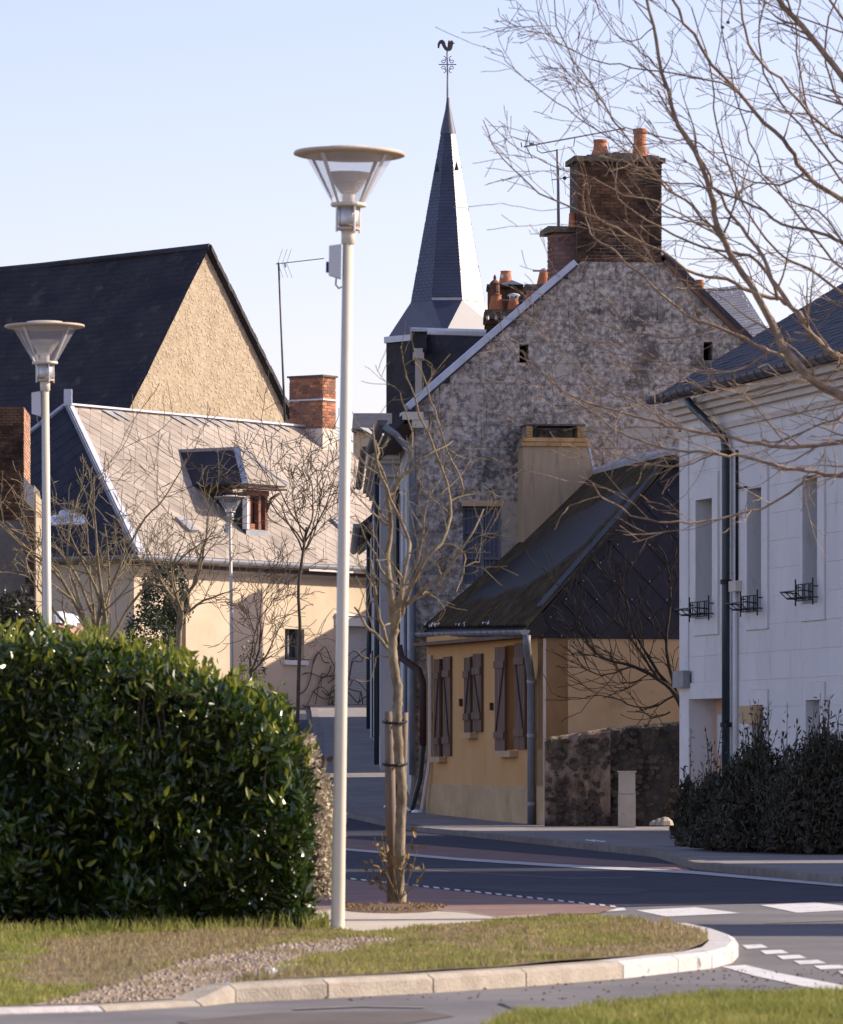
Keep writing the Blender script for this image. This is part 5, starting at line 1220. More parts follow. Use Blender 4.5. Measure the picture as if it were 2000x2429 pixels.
while zz < BL.v(80, 1175):
    ln = .10 if (k // 3) % 2 else .05
    quoin.append(rpoly((u8 - ln, u8, zz + .003, zz + .027))); zz += .03; k += 1
pieces(BL, quoin, -.02, -.005, [M['brick_old']], bl_, 'brick', .001)
sideb = Fr(BL.pt(u8, 0, 0), -BL.N, Z, BL.U); MB().box(sideb, .02, 1.5, 2, BL.v(80, 1170), .001, .02).build('rubble_side', barnstone, bl_)

# ------------------------------------------------------------------ lamps
def lamp(label, px_top, py_top, px_base, py_base, d, zbase):
    t = thing('street_lamp', label, 'street lamp', (0, 0, 0), 'cone-shaped street lamps on cream poles'); WL[t.name] = V((0, 0, 0))
    Hh = 4.16
    MB().tube([(0, 0, 0), (0, 0, .02), (0, 0, 1.0), (0, 0, 3.72)], [.034 * 1.12, .0375, .034, .0275], 20).build('pole', M['lamp_cream'], t, smooth=True)
    MB().lathe((0, 0, 0), [(.060, .0), (.060, .012), (.040, .014)], 16).build('base_plate', M['lamp_cream'], t)
    MB().lathe((0, 0, 0), [(.030, 3.655), (.036, 3.66), (.037, 3.735), (.030, 3.74)], 18).build('collar', M['lamp_cream'], t, smooth=True)
    MB().lathe((0, 0, 0), [(.025, 3.75), (.052, 3.752), (.057, 3.765), (.057, 3.85), (.05, 3.855)], 20).build('gear_housing', M['alu'], t, smooth=True)
    MB().lathe((0, 0, 0), [(.03, 3.728), (.064, 3.732), (.064, 3.745), (.03, 3.75)], 20).build('lower_ring', M['lamp_tan'], t)
    for k in range(4):
        a = .5 + k * 1.5708; MB().tube([(math.cos(a) * .069, math.sin(a) * .069, 3.72), (math.cos(a) * .069, math.sin(a) * .069, 3.86)], .0065, 6).build('tie_rod', M['alu'], t)
    MB().lathe((0, 0, 0), [(.05, 3.853), (.094, 3.858), (.096, 3.866), (.094, 3.875), (.05, 3.878)], 24).build('upper_ring', M['lamp_cream'], t)
    MB().lathe((0, 0, 0), [(.088, 3.875), (.232, 4.122)], 40).build('glass_cone', M['lampglass'], t, smooth=True)
    for k in range(4):
        a = .95 + k * 1.5708; u = V((math.cos(a), math.sin(a), 0)); s = V((-u.y, u.x, 0)) * .008
        p, q = u * .090 + Z * 3.872, u * .238 + Z * 4.122
        MB().prism([p - s, q - s * 1.6, q + s * 1.6, p + s], u * .004).build('rib', M['lamp_frost'], t)
    MB().lathe((0, 0, 0), [(.02, 3.87), (.034, 3.88), (.034, 3.925), (.045, 3.93), (.118, 4.035), (.108, 4.036), (.03, 3.94)], 24).build('reflector', M['reflector'], t)
    lv = MB()
    for k in range(9): lv.lathe((0, 0, 0), [(.052 + k * .0078, 3.94 + k * .0112), (.058 + k * .0078, 3.943 + k * .0112), (.052 + k * .0078, 3.946 + k * .0112)], 24)
    lv.build('louvres', M['alu'], t)
    MB().lathe((0, 0, 0), [(.02, 3.94), (.024, 3.96), (.022, 4.02), (.001, 4.04)], 12).build('bulb', M['white_frame'], t, smooth=True)
    MB().lathe((0, 0, 0), [(.001, 4.124), (.28, 4.126), (.296, 4.131), (.298, 4.138), (.292, 4.146), (.14, 4.154), (.001, 4.154)], 48).build('lamp_shade', M['lamp_tan'], t, smooth=False)
    MB().lathe((0, 0, 0), [(.142, 4.152), (.142, 4.165), (.13, 4.171), (.001, 4.172)], 32).build('cap_disc', M['lamp_cream'], t)
    bxf = Fr((0, 0, 0), (1, 0, 0), Z, (0, -1, 0))
    c_ = MB(); c_.prism([(-.10, -.03, 3.49), (-.035, -.03, 3.47), (-.035, -.03, 3.655), (-.10, -.03, 3.645)], V((0, .06, 0))); bo = c_.build('control_box', M['white_frame'], t)
    MB().prism([(-.115, -.02, 3.505), (-.10, -.02, 3.505), (-.10, -.02, 3.56), (-.115, -.02, 3.56)], V((0, .04, 0))).build('cable_gland', M['blue'], bo)
    MB().tube([(-.06, 0, 3.475), (-.062, 0, 3.44), (-.045, 0, 3.42), (-.03, 0, 3.43)], .005, 6).build('cable', M['zinc_dull'], bo)
    a = P(px_base, py_base, d); a.z = zbase; b_ = P(px_top, py_top, d); L = (b_ - a).length
    t.location = a; t.rotation_euler = (0, math.atan2(b_.x - a.x, b_.z - a.z), 0); s = L / 4.172; t.scale = (s * (1 if abs(s - 1) < .06 else 1),) * 3; WL[t.name] = V(a)
    return t
lamp('tall cream street lamp with glass cone in the centre foreground', 829, 350, 801, 2200, 27.0, .085)
lamp('cream street lamp at the left rising from behind the laurel hedge', 106, 763, 118, 2086, 37.8, .06)
lamp('smallest and farthest cream street lamp, before the dormer', 546, 1175, 551, 1640, 100.0, gz(100) + .3)

# ------------------------------------------------------------------ trees
def tree_mesh(mb, P0, D0, L, r, lvl, rnd, cfg):
    n_ = cfg['n'][lvl] if lvl < len(cfg['n']) else 3; p = V(P0); d = V(D0).normalized(); pts = [p.copy()]; rs = [r]; st = L / n_
    if cfg.get('pxmin') and CX + p.x * F / p.y < cfg['pxmin'] and lvl > 0: return
    for i in range(n_):
        d = (d + V((rnd.gauss(0, 1), rnd.gauss(0, 1) * cfg.get('ydep', 1), rnd.gauss(0, 1))) * cfg['kink'] + V(cfg['bias'])).normalized()
        p = p + d * st; pts.append(p.copy()); rs.append(max(cfg['rmin'], r * (1 - .75 * (i + 1) / n_)))
        if lvl < cfg['lv'] and rnd.random() < cfg['dens'][lvl] and i > 0:
            sd_ = d.orthogonal().normalized(); sd_.rotate(Matrix.Rotation(rnd.uniform(0, 6.28), 3, d)); sd_.y *= cfg.get('ydep', 1)
            a = math.radians(rnd.uniform(*cfg['ang'])); nd = d * math.cos(a) + sd_ * math.sin(a)
            tree_mesh(mb, p, nd, L * rnd.uniform(*cfg['len']), rs[-1] * rnd.uniform(.5, .75), lvl + 1, rnd, cfg)
    mb.tube(pts, rs, 6 if r > .01 else (4 if r > .005 else 3), False)
def smoothp(pts, sub=3):
    out = []; n_ = len(pts)
    for i in range(n_ - 1):
        p0, p1, p2, p3 = pts[max(i - 1, 0)], pts[i], pts[i + 1], pts[min(i + 2, n_ - 1)]
        for k in range(sub):
            t = k / sub; out.append(.5 * ((2 * p1) + (p2 - p0) * t + (2 * p0 - 5 * p1 + 4 * p2 - p3) * t * t + (3 * p1 - p0 - 3 * p2 + p3) * t ** 3))
    out.append(pts[-1]); return out
def limb(mb, pxs, d, r0, r1, rnd, cfg, dens=.5, tl=.5, dj=.3, sub=3):
    n_ = len(pxs); dd_ = d; pts = []
    for i, q in enumerate(pxs):
        if isinstance(q, V): pts.append(q); continue
        dd_ += rnd.uniform(-dj, dj) * .35; pts.append(P(q[0], q[1], dd_))
    sp = smoothp(pts, sub); m_ = len(sp); k = max(sp[0].y / 30, 1) if False else 1
    rs = [r0 + (r1 - r0) * (i / (m_ - 1)) ** .8 for i in range(m_)]
    sp = [p + V((rnd.gauss(0, 1), rnd.gauss(0, 1), rnd.gauss(0, 1))) * min(.006, r1 * 2) for p in sp]
    mb.tube(sp, rs, 7, False)
    tot = 0
    for i in range(1, m_):
        seg = (sp[i] - sp[i - 1]).length; tot += seg
        if rnd.random() < dens * seg * 8:
            d = (sp[i] - sp[i - 1]).normalized(); sd_ = d.orthogonal().normalized(); sd_.rotate(Matrix.Rotation(rnd.uniform(0, 6.28), 3, d)); sd_.y *= cfg.get('ydep', 1)
            a = math.radians(rnd.uniform(*cfg['ang'])); nd = d * math.cos(a) + sd_ * math.sin(a)
            tree_mesh(mb, sp[i], nd, tl * rnd.uniform(.45, 1.15), max(cfg['rmin'], min(rs[i] * .6, .010)), 1, rnd, cfg)
    return sp

# T2, the big bare tree coming in from the right
rt_ = random.Random(21)
big = thing('bare_tree', 'large leafless tree reaching in from the right across the houses and sky', 'tree', (3.75, 29.6, 0))
tm = MB(); trunkp = [V((3.75, 29.6, -.05)), V((3.72, 29.6, 1.0)), V((3.68, 29.6, 2.2)), V((3.6, 29.6, 3.4)), V((3.7, 29.7, 5.0)), V((3.6, 29.8, 7.0))]
tm.tube(smoothp(trunkp), [.15, .14, .135, .13, .13, .12, .12, .115, .11, .10, .09, .08, .07, .06, .05, .04], 14); tm.build('trunk', M['bark_dark'], big, smooth=True)
cfgB = dict(n=[6, 7, 5, 4], kink=.09, bias=(-.03, 0, .02), lv=3, dens=[.55, .45, .38, .3], ang=(22, 55), len=(.35, .65), rmin=.0023, ydep=.8, pxmin=1165)
LB = [
 ([V((3.66, 29.6, 2.5)), (2120, 985), (2000, 937), (1951, 918), (1895, 869), (1846, 798), (1797, 699), (1763, 650), (1712, 565), (1690, 480), (1665, 394), (1608, 295), (1572, 171), (1551, 62), (1530, -25)], .052, .010),
 ([V((3.62, 29.6, 2.9)), (2120, 900), (2000, 853), (1963, 832), (1926, 795), (1905, 755), (1871, 724), (1846, 712), (1781, 693), (1723, 662), (1655, 650), (1567, 596), (1463, 544), (1390, 508), (1281, 456), (1193, 373), (1147, 285)], .036, .0035),
 ([(1871, 724), (1835, 660), (1795, 586), (1743, 518), (1690, 440), (1660, 370), (1600, 280), (1560, 210)], .022, .006),
 ([V((3.6, 29.6, 4.3)), (2100, 540), (2000, 477), (1909, 410), (1870, 350), (1815, 290), (1748, 218), (1686, 150), (1624, 52), (1587, -20)], .028, .010),
 ([V((3.6, 29.8, 5.6)), (2100, 250), (2000, 181), (1940, 109), (1878, 39), (1831, -20)], .032, .020),
 ([V((3.66, 29.6, 4.0)), (2100, 640), (2000, 575), (1950, 555), (1878, 539), (1815, 503), (1722, 456), (1640, 440), (1560, 430), (1480, 400)], .022, .004),
 ([(1846, 712), (1800, 617), (1735, 600), (1670, 586), (1567, 539), (1494, 498), (1458, 451), (1463, 384)], .018, .004),
 ([(1895, 869), (1871, 853), (1828, 835), (1766, 804), (1698, 776), (1642, 755), (1609, 736), (1547, 676), (1496, 633), (1461, 598), (1409, 561), (1389, 521), (1380, 452)], .022, .004),
 ([V((3.7, 29.5, 2.2)), (2100, 1040), (2000, 1051), (1905, 1057), (1828, 1060), (1735, 1039), (1605, 1014), (1550, 998), (1418, 962), (1354, 936), (1297, 893), (1237, 845), (1168, 797)], .026, .0035),
 ([V((3.7, 29.5, 2.0)), (2100, 1130), (2000, 1128), (1963, 1125), (1889, 1112), (1820, 1100), (1747, 1082), (1689, 1077), (1605, 1066), (1539, 1052), (1475, 1026), (1423, 992), (1367, 953), (1297, 893), (1240, 830)], .024, .004),
 ([(1963, 1125), (1911, 1140), (1852, 1184), (1778, 1214), (1673, 1236), (1612, 1242), (1539, 1234), (1479, 1208), (1427, 1178), (1401, 1139)], .013, .004),
 ([V((3.7, 29.6, 2.35)), (2080, 960), (2000, 985), (1951, 1008), (1889, 1029), (1846, 1045), (1800, 1052)], .014, .006),
 ([(1763, 650), (1690, 540), (1620, 470), (1567, 430), (1530, 378), (1473, 306), (1432, 249), (1401, 197), (1364, 145), (1323, 62), (1318, -20)], .014, .004),
 ([(1595, 455), (1546, 404), (1473, 350), (1390, 290), (1323, 244), (1219, 166), (1183, 114)], .009, .003),
 ([(1748, 218), (1712, 197), (1608, 176), (1500, 160), (1421, 145), (1349, 114), (1287, 62), (1271, -20)], .010, .003),
 ([(1712, 565), (1640, 520), (1560, 480), (1480, 460), (1400, 420), (1300, 390), (1210, 340), (1150, 280)], .010, .003),
 ([(1698, 776), (1600, 800), (1500, 790), (1400, 760), (1320, 715), (1250, 690)], .009, .003),
 ([(1828, 835), (1740, 880), (1640, 880), (1540, 850), (1460, 840), (1380, 800)], .011, .003),
 ([(1605, 1014), (1520, 960), (1430, 920), (1330, 830), (1250, 770), (1215, 700)], .009, .003),
 ([(1689, 1077), (1640, 1100), (1560, 1105), (1480, 1085), (1400, 1060)], .008, .003),
 ([V((3.6, 29.8, 5.0)), (2100, 380), (2000, 330), (1920, 270), (1850, 190), (1790, 130), (1760, 40), (1755, -20)], .018, .008),
 ([V((3.6, 29.9, 4.6)), (2090, 470), (1990, 420), (1900, 300), (1830, 210), (1800, 100), (1820, -20)], .014, .006),
 ([V((3.6, 29.9, 3.6)), (2100, 760), (2000, 700), (1920, 640), (1850, 600), (1760, 480), (1700, 300), (1690, 180), (1640, 20)], .018, .005),
 ([(1909, 410), (1850, 440), (1760, 420), (1660, 340), (1580, 330), (1480, 300), (1400, 230), (1330, 150)], .010, .003),
 ([V((3.6, 29.9, 4.8)), (2100, 420), (2010, 400), (1950, 330), (1900, 200), (1890, 90), (1900, -20)], .016, .005),
 ([V((3.6, 29.5, 3.8)), (2090, 690), (2000, 640), (1930, 560), (1860, 470), (1790, 370), (1760, 260), (1720, 110), (1715, -20)], .015, .004),
 ([V((3.6, 30.1, 5.2)), (2090, 300), (2000, 250), (1960, 150), (1970, 40), (1990, -20)], .014, .006),
 ([(2000, 853), (1960, 900), (1880, 905), (1800, 940), (1700, 935), (1620, 900)], .011, .003),
 ([(2000, 575), (1940, 500), (1860, 470), (1760, 380), (1690, 360), (1600, 330)], .010, .003),
 ([(1551, 62), (1500, 100), (1440, 60), (1400, -20)], .006, .003),
 ([(1572, 171), (1520, 120), (1470, 90), (1420, 20), (1410, -20)], .006, .003),
]
for i, (pp, r0, r1) in enumerate(LB):
    r0 *= .66; r1 *= .8
    mb = MB(); limb(mb, pp, 29.8 + rt_.uniform(-.5, .5) if not isinstance(pp[0], V) else 29.7 + rt_.uniform(-.5, .5), r0, r1, rt_, cfgB, dens=.6, tl=.46)
    mb.build('branch', M['bark'], big, smooth=True)
# a few branches up and out of frame so the crown stays whole
mb = MB()
for k in range(16):
    z0_ = 3.5 + k * .22; a = rt_.uniform(0, 6.28); tree_mesh(mb, V((3.65, 29.7, z0_)), V((math.cos(a) * .8 + .3, math.sin(a) * .8, .7)), 2.2, .03, 0, rt_, dict(cfgB, bias=(0, 0, .03)))
mb.build('outer_crown', M['bark'], big, smooth=True)
mb = MB()
for px, py in ((1714, 65), (1727, 53)): mb.lathe(P(px, py, 29.6), [(.001, -.011), (.009, -.007), (.011, 0), (.009, .007), (.001, .011)], 8)
mb.tube([P(1714, 62, 29.6), P(1706, 110, 29.7), P(1697, 155, 29.7)], .003, 4); mb.tube([P(1727, 50, 29.6), P(1740, 20, 29.7), P(1750, -5, 29.7)], .003, 4); mb.build('seed_ball', M['bark_dark'], big)

# T1, the staked young street tree
r1_ = random.Random(5); D1 = 31.8
yt = thing('young_tree', 'staked young street tree with pruned bare crown beside the central lamp', 'tree', (P(945, 2140, D1).x, D1, .1))
tk = [(947, 2144), (947, 2060), (950, 1960), (953, 1880), (946, 1790), (941, 1700), (944, 1640), (934, 1570), (931, 1525), (936, 1490)]
tp = [P(x, y, D1) for x, y in tk]; sp = smoothp(tp, 6)
mb = MB(); mb.tube([p + V((r1_.gauss(0, .002), 0, 0)) for p in sp], [.035 - .009 * i / len(sp) + .003 * noise.noise(V((0, 0, i * .9))) + (.012 if i < 3 else 0) for i in range(len(sp))], 14); mb.build('trunk', M['trunk'], yt, smooth=True)
cfgY = dict(n=[6, 6, 5], kink=.12, bias=(0, 0, .05), lv=2, dens=[.6, .5, .3], ang=(25, 60), len=(.4, .7), rmin=.0024, ydep=1)
LY = [([(936, 1500), (925, 1400), (922, 1280), (922, 1180), (900, 1090), (893, 1050)], .026, .006), ([(940, 1490), (949, 1440), (965, 1340), (969, 1274), (929, 1184), (895, 1099), (880, 1000)], .018, .005),
      ([(945, 1470), (959, 1433), (1009, 1328), (1049, 1289), (1071, 1189), (1034, 1075), (984, 950), (960, 880)], .018, .004), ([(1071, 1189), (1099, 1160), (1069, 1094), (1045, 1020), (1024, 950), (985, 860)], .009, .004),
      ([(945, 1450), (999, 1408), (1049, 1363), (1104, 1289), (1149, 1209)], .016, .004), ([(920, 1528), (900, 1468), (886, 1400), (882, 1333)], .013, .008), ([(925, 1545), (895, 1510), (865, 1483), (847, 1440)], .013, .007),
      ([(929, 1184), (940, 1150), (969, 1119), (1009, 1084), (1074, 1046)], .008, .004), ([(925, 1400), (905, 1350), (880, 1299), (845, 1220)], .012, .003), ([(922, 1250), (900, 1230), (860, 1190), (830, 1150)], .008, .003),
      ([(925, 1180), (960, 1120), (975, 1080), (970, 1000), (950, 930)], .009, .003), ([(999, 1408), (1040, 1400), (1090, 1350), (1140, 1330)], .008, .003), ([(936, 1460), (960, 1390), (1000, 1300), (1010, 1200), (1040, 1180), (1090, 1130)], .011, .004),
      ([(932, 1560), (900, 1556), (868, 1560), (840, 1540)], .007, .003), ([(1049, 1289), (1090, 1300), (1105, 1340), (1085, 1400)], .006, .003)]
for pp, r0, r1 in LY:
    mb = MB(); limb(mb, pp, D1, r0, r1, r1_, cfgY, dens=.75, tl=.30, dj=.5); mb.build('branch', M['bark_moss'], yt, smooth=True)
stk = thing('tree_stake', 'round weathered wooden stake strapped to the young tree', 'stake', (P(926, 2140, D1 + .1).x, D1 + .1, .1))
MB().tube([P(930, 2140, D1 + .1), P(926, 1900, D1 + .1), P(924, 1688, D1 + .1)], [.034, .034, .032], 12).build('post', M['wood_grey'], stk, smooth=True)
stk2 = thing('tree_stake', 'second flatter wooden stake behind the young tree trunk', 'stake', (P(962, 2140, D1 + .16).x, D1 + .16, .1))
MB().tube([P(950, 2135, D1 + .16), P(957, 1900, D1 + .16), P(961, 1690, D1 + .16)], [.018, .018, .02], 10).build('post', M['wood_grey'], stk2, smooth=True)
for y in (1712, 1812):
    mb = MB(); c = P(936, y, D1 + .03)
    mb.tube([c + V((math.cos(a) * .072, math.sin(a) * .085, .01 * math.sin(a))) for a in [k * .6283 for k in range(11)]], .010, 6); mb.build('strap', M['black'], stk)
# basal shoots
def leafcloud(mb, pts, size, rnd, up=.3, asp=.42, fold=.15):
    for p in pts:
        a = rnd.uniform(0, 6.28); e = rnd.uniform(-.5, 1.1) + up; d = V((math.cos(a) * math.cos(e), math.sin(a) * math.cos(e), math.sin(e))); s = d.orthogonal().normalized(); s.rotate(Matrix.Rotation(rnd.uniform(0, 6.28), 3, d))
        L = size * rnd.uniform(.6, 1.25); n_ = d.cross(s); w_ = L * asp / 2
        k = len(mb.v); m1 = p + d * L * .35; m2 = p + d * L * .75 - n_ * L * .06
        mb.v += [tuple(p), tuple(m1 + s * w_ + n_ * L * fold * .4), tuple(m1 - s * w_ + n_ * L * fold * .4), tuple(m2 + s * w_ * .7 + n_ * L * .02), tuple(m2 - s * w_ * .7 + n_ * L * .02), tuple(p + d * L - n_ * L * .15), tuple(m1 - n_ * L * .03)]
        mb.f += [(k, k + 1, k + 6), (k, k + 6, k + 2), (k + 1, k + 3, k + 5, k + 6), (k + 6, k + 5, k + 4, k + 2)]
mb = MB(); ml = MB(); 
for (x, y) in ((888, 1985), (905, 1975), (875, 2050), (980, 1985), (992, 2010), (965, 2040), (1010, 2060), (905, 2060), (880, 2080), (930, 2030)):
    a = P(945 + R.uniform(-8, 8), 2140, D1 - .05); b_ = P(x, y, D1 - .1 + R.uniform(-.1, .1)); mid = a.lerp(b_, .5) + V((R.uniform(-.03, .03), 0, 0)); mb.tube([a, mid, b_], [.005, .004, .002], 5)
    leafcloud(ml, [a.lerp(b_, R.uniform(.6, 1.05)) + V((R.gauss(0, .02), R.gauss(0, .02), R.gauss(0, .02))) for _ in range(7)], .045, R, asp=.6)
mb.build('shoot', M['bark_moss'], yt); ml.build('shoot_leaves', mat('wilted_leaf', (.12, .12, .03), (.34, .20, .09), 14, .7), yt, kind='stuff')
so_ = MB(); cpt = G(930, 2152, .1)
vs = [(cpt.x, cpt.y, .12)]; kk = 30
for rr_i in (.5, 1.0):
    for i in range(kk): a = 6.283 * i / kk; vs.append((cpt.x + math.cos(a) * .31 * rr_i * (1 + .1 * noise.noise(V((i, rr_i, 0)))), cpt.y + math.sin(a) * .75 * rr_i, .08 + (.03 if rr_i < 1 else 0)))
so_.add(vs, [(0, i + 1, (i + 1) % kk + 1) for i in range(kk)] + [(i + 1, i + 1 + kk, (i + 1) % kk + 1 + kk, (i + 1) % kk + 1) for i in range(kk)]); tag(so_.build('tree_pit_soil', M['soil'], smooth=True), kind='structure')
pebbles('leaf_litter', lambda x, y: ((x - cpt.x) / .34) ** 2 + ((y - cpt.y) / .75) ** 2 < 1, (cpt.x - .4, cpt.x + .4, cpt.y - .8, cpt.y + .8), 500, .105, M['brown_leaf'], 'brown leaf litter around the foot of the young tree', .008, .018, 'leaf litter')

def autotree(name, label, base, fan, hgt, nst, r, m, rnd, cfg, spread=.5, trunk=None, group=None):
    t = thing(name, label, 'tree', base, group); b_ = V(base)
    if trunk:
        tp_ = [V(p) for p in trunk]; MB().tube(smoothp(tp_, 4), [r * (1 - .4 * i / (4 * len(tp_))) for i in range(len(smoothp(tp_, 4)))], 9).build('trunk', m, t, smooth=True); b_ = tp_[-1]
    for k in range(nst):
        mb = MB(); a = rnd.uniform(0, 6.28); st_ = b_
        if trunk: st_ = V(trunk[-1]).lerp(V(trunk[-2]), rnd.random() * .9)
        tree_mesh(mb, st_, V((math.cos(a) * spread + fan, math.sin(a) * spread, 1)), hgt * rnd.uniform(.7, 1.1), r * .5, 0, rnd, cfg)
        mb.build('branch', m, t, smooth=True)
    return t
ra = random.Random(11)
cA = dict(n=[8, 7, 5, 4], kink=.16, bias=(0, 0, .03), lv=3, dens=[.75, .6, .5, .3], ang=(25, 60), len=(.4, .65), rmin=.0042)
autotree('bare_tree', 'dark bare tree against the pale slate roof, left of the central lamp', (P(712, 1690, 62).x, 62, .3), 0, 1.25, 8, .024, M['bark_dark'], ra, dict(cA, lv=3), .45,
         [P(705, 1780, 62), P(708, 1620, 62), P(712, 1500, 62), P(708, 1400, 62), P(716, 1330, 62), P(728, 1250, 62)])
autotree('bare_tree', 'mossy thin bare tree in front of the cream wall window', (P(425, 1750, 52).x, 52, .1), -.1, .95, 7, .04, M['bark_moss'], ra, dict(cA, rmin=.0036), .7, [P(425, 1800, 52), P(428, 1640, 52), P(424, 1530, 52), P(430, 1420, 52)])
t4 = autotree('bare_tree', 'wide many-stemmed bare tree rising behind the hedge at left', (P(235, 1760, 47).x, 47, .1), 0, 1.5, 4, .05, M['bark_moss'], ra, dict(cA, rmin=.0034, ang=(20, 50)), .62, [P(240, 1800, 47), P(235, 1690, 47), P(232, 1600, 47), P(230, 1520, 47)])
for pp in ([(230, 1560), (255, 1420), (300, 1310), (345, 1230), (390, 1180), (440, 1090)], [(230, 1560), (190, 1430), (160, 1330), (175, 1210), (200, 1150)], [(240, 1560), (200, 1400), (130, 1300), (60, 1275), (15, 1235)], [(232, 1540), (150, 1490), (80, 1480), (60, 1470)],
           [(240, 1560), (300, 1450), (360, 1380), (420, 1330), (500, 1270)], [(235, 1560), (215, 1380), (205, 1230)], [(236, 1560), (260, 1400), (250, 1240)]):
    mb = MB(); limb(mb, pp, 47, .018, .005, ra, dict(cA, rmin=.0034), dens=.32, tl=.5); mb.build('branch', M['bark_moss'], t4, smooth=True)
autotree('bare_tree', 'small mossy bare tree behind the farthest lamp pole', (P(545, 1750, 70).x, 70, .1), .25, 1.25, 6, .03, M['bark_dark'], ra, dict(cA, rmin=.0045), .8, [P(600, 1800, 70), P(598, 1640, 70), P(594, 1560, 70)])
# T6: dark tree squeezed between wall and white house
t6 = thing('bare_tree', 'dark arching bare tree behind the garden wall at the white house corner', 'tree', (P(1680, 1960, 69.9).x, 69.4, 0))
rs6 = random.Random(4); c6 = dict(n=[6, 6, 5], kink=.12, bias=(-.01, 0, .06), lv=2, dens=[.6, .5, .3], ang=(20, 50), len=(.4, .7), rmin=.006, ydep=.15)
for pp, r0 in (([(1700, 1950), (1660, 1790), (1610, 1660), (1560, 1610), (1500, 1580), (1430, 1560), (1385, 1510), (1362, 1420)], .05), ([(1610, 1660), (1540, 1560), (1505, 1500), (1490, 1440), (1476, 1390)], .03), ([(1560, 1610), (1530, 1560), (1500, 1520), (1470, 1450), (1462, 1400)], .02),
               ([(1610, 1660), (1580, 1540), (1590, 1430), (1582, 1330), (1560, 1290)], .03), ([(1582, 1380), (1600, 1330), (1606, 1290)], .012), ([(1600, 1650), (1540, 1680), (1490, 1670), (1440, 1650), (1392, 1652)], .014), ([(1500, 1580), (1440, 1600), (1400, 1590), (1380, 1540)], .012),
               ([(1590, 1690), (1550, 1700), (1520, 1680), (1490, 1640)], .012), ([(1540, 1600), (1490, 1620), (1450, 1560), (1400, 1550)], .010)):
    mb = MB(); limb(mb, pp, 69.5, r0, .006, rs6, c6, dens=.95, tl=.7, dj=.05); mb.build('branch', M['bark_black'], t6, smooth=True)

# ------------------------------------------------------------------ hedges and shrubs
def leafobj(name, m, parent, n_parts, pts, size, rnd, asp=.42, up=.3):
    # a few shared leaf meshes for single leaves, the rest in one mesh
    meshes = []
    for k in range(6):
        mb = MB(); leafcloud(mb, [V((0, 0, 0))], size, rnd, up, asp); me = bpy.data.meshes.new(name); me.from_pydata(mb.v, [], mb.f); me.materials.append(m); me.update(); meshes.append(me)
    for p in pts[:n_parts]:
        o = bpy.data.objects.new(name, rnd.choice(meshes)); put(o, parent, p); o.rotation_euler = (rnd.gauss(0, .4), rnd.gauss(0, .4), rnd.uniform(0, 6.28))
    mb = MB(); leafcloud(mb, pts[n_parts:], size, rnd, up, asp); mb.build(name + '_mass', m, parent, kind='stuff')
rh = random.Random(9)
hd = thing('laurel_hedge', 'tall dense glossy laurel hedge filling the left foreground', 'hedge', (-1.6, 28.3, .08))
def hp(p): return V((p[0] * .93, p[1] - 2.25, .09 + (p[2] - .1) * .972))    # the hedge stands 27 m off
def hedge_top(x):                                 # x at ~30 m
    px = CX + x * F / 30.2
    t = [(-600, 1545), (0, 1545), (130, 1535), (300, 1550), (400, 1580), (500, 1625), (580, 1650), (650, 1700), (695, 1760), (725, 1850), (750, 1960)]
    for (a, ya), (b_, yb) in zip(t, t[1:]):
        if px <= b_: return CZ + (HY - (ya + (yb - ya) * (px - a) / (b_ - a))) * 30.2 / F
    return .4
pts = []; tips = []; 
while len(pts) < 21000:
    x = rh.uniform(-3.6, -.66); zt_ = hedge_top(x) ; y = rh.uniform(28.9, 32.2)
    nz = noise.noise(V((x * 1.6, y * 1.2, 0)))
    f_ = rh.random()
    if f_ < .62:
        z_ = rh.uniform(.12, zt_); yf = 29.25 + .5 * noise.noise(V((x * 1.9, z_ * 1.9, 4))) + .18 * noise.noise(V((x * 5, z_ * 5, 8))) + .25 * max(0, z_ - zt_ + .4) + .35 * max(0, .6 - z_); p = V((x, yf + abs(rh.gauss(0, .12)), z_))
    elif f_ < .85: p = V((x, y, zt_ - abs(rh.gauss(0, .09)) + .12 * noise.noise(V((x * 3, y * 3, 1)))))
    else:
        z_ = rh.uniform(.12, 1.75); xr = -.74 + .08 * noise.noise(V((y * 2, z_ * 2, 3))) + (.02 - .22 * max(0, z_ - 1.15) ** 1.2 * 2); p = V((xr - abs(rh.gauss(0, .06)), rh.uniform(29.3, 32.0), z_ * min(1, hedge_top(xr) / 1.6 + .2)))
    if p.z > hedge_top(p.x) + .12: continue
    pts.append(p)
rh.shuffle(pts); pts.sort(key=lambda p: p.y > 29.6)
leafobj('leaf', M['laurel'], hd, 300, [hp(p) for p in pts], .074, rh, .40, .35)
tip = []
for _ in range(1500):
    x = rh.uniform(-3.4, -.78); z_ = hedge_top(x); y = rh.uniform(29.2, 31.6); c = V((x, y, z_ + rh.uniform(-.25, .07))); tip.append(c)
for _ in range(230):
    x = rh.uniform(-3.4, -.72); z_ = hedge_top(x); y = rh.uniform(29.1, 31.4); hh = rh.uniform(.02, .17); lx = rh.gauss(.02, .05)
    for k in range(9): tip.append(V((x + lx * k / 9 + rh.gauss(0, .012), y + rh.gauss(0, .012), z_ - .1 + (hh + .1) * k / 9)))
for _ in range(350): z_ = rh.uniform(.3, 1.5); tip.append(V((rh.uniform(-3, -.75), 29.22 + .35 * noise.noise(V((0, z_ * 1.9, 4))) + rh.uniform(-.05, .1), z_)))
rh.shuffle(tip)
leafobj('tip_leaf', M['laurel_tip'], hd, 150, [hp(p) for p in tip], .066, rh, .36, .7)
tw = MB()
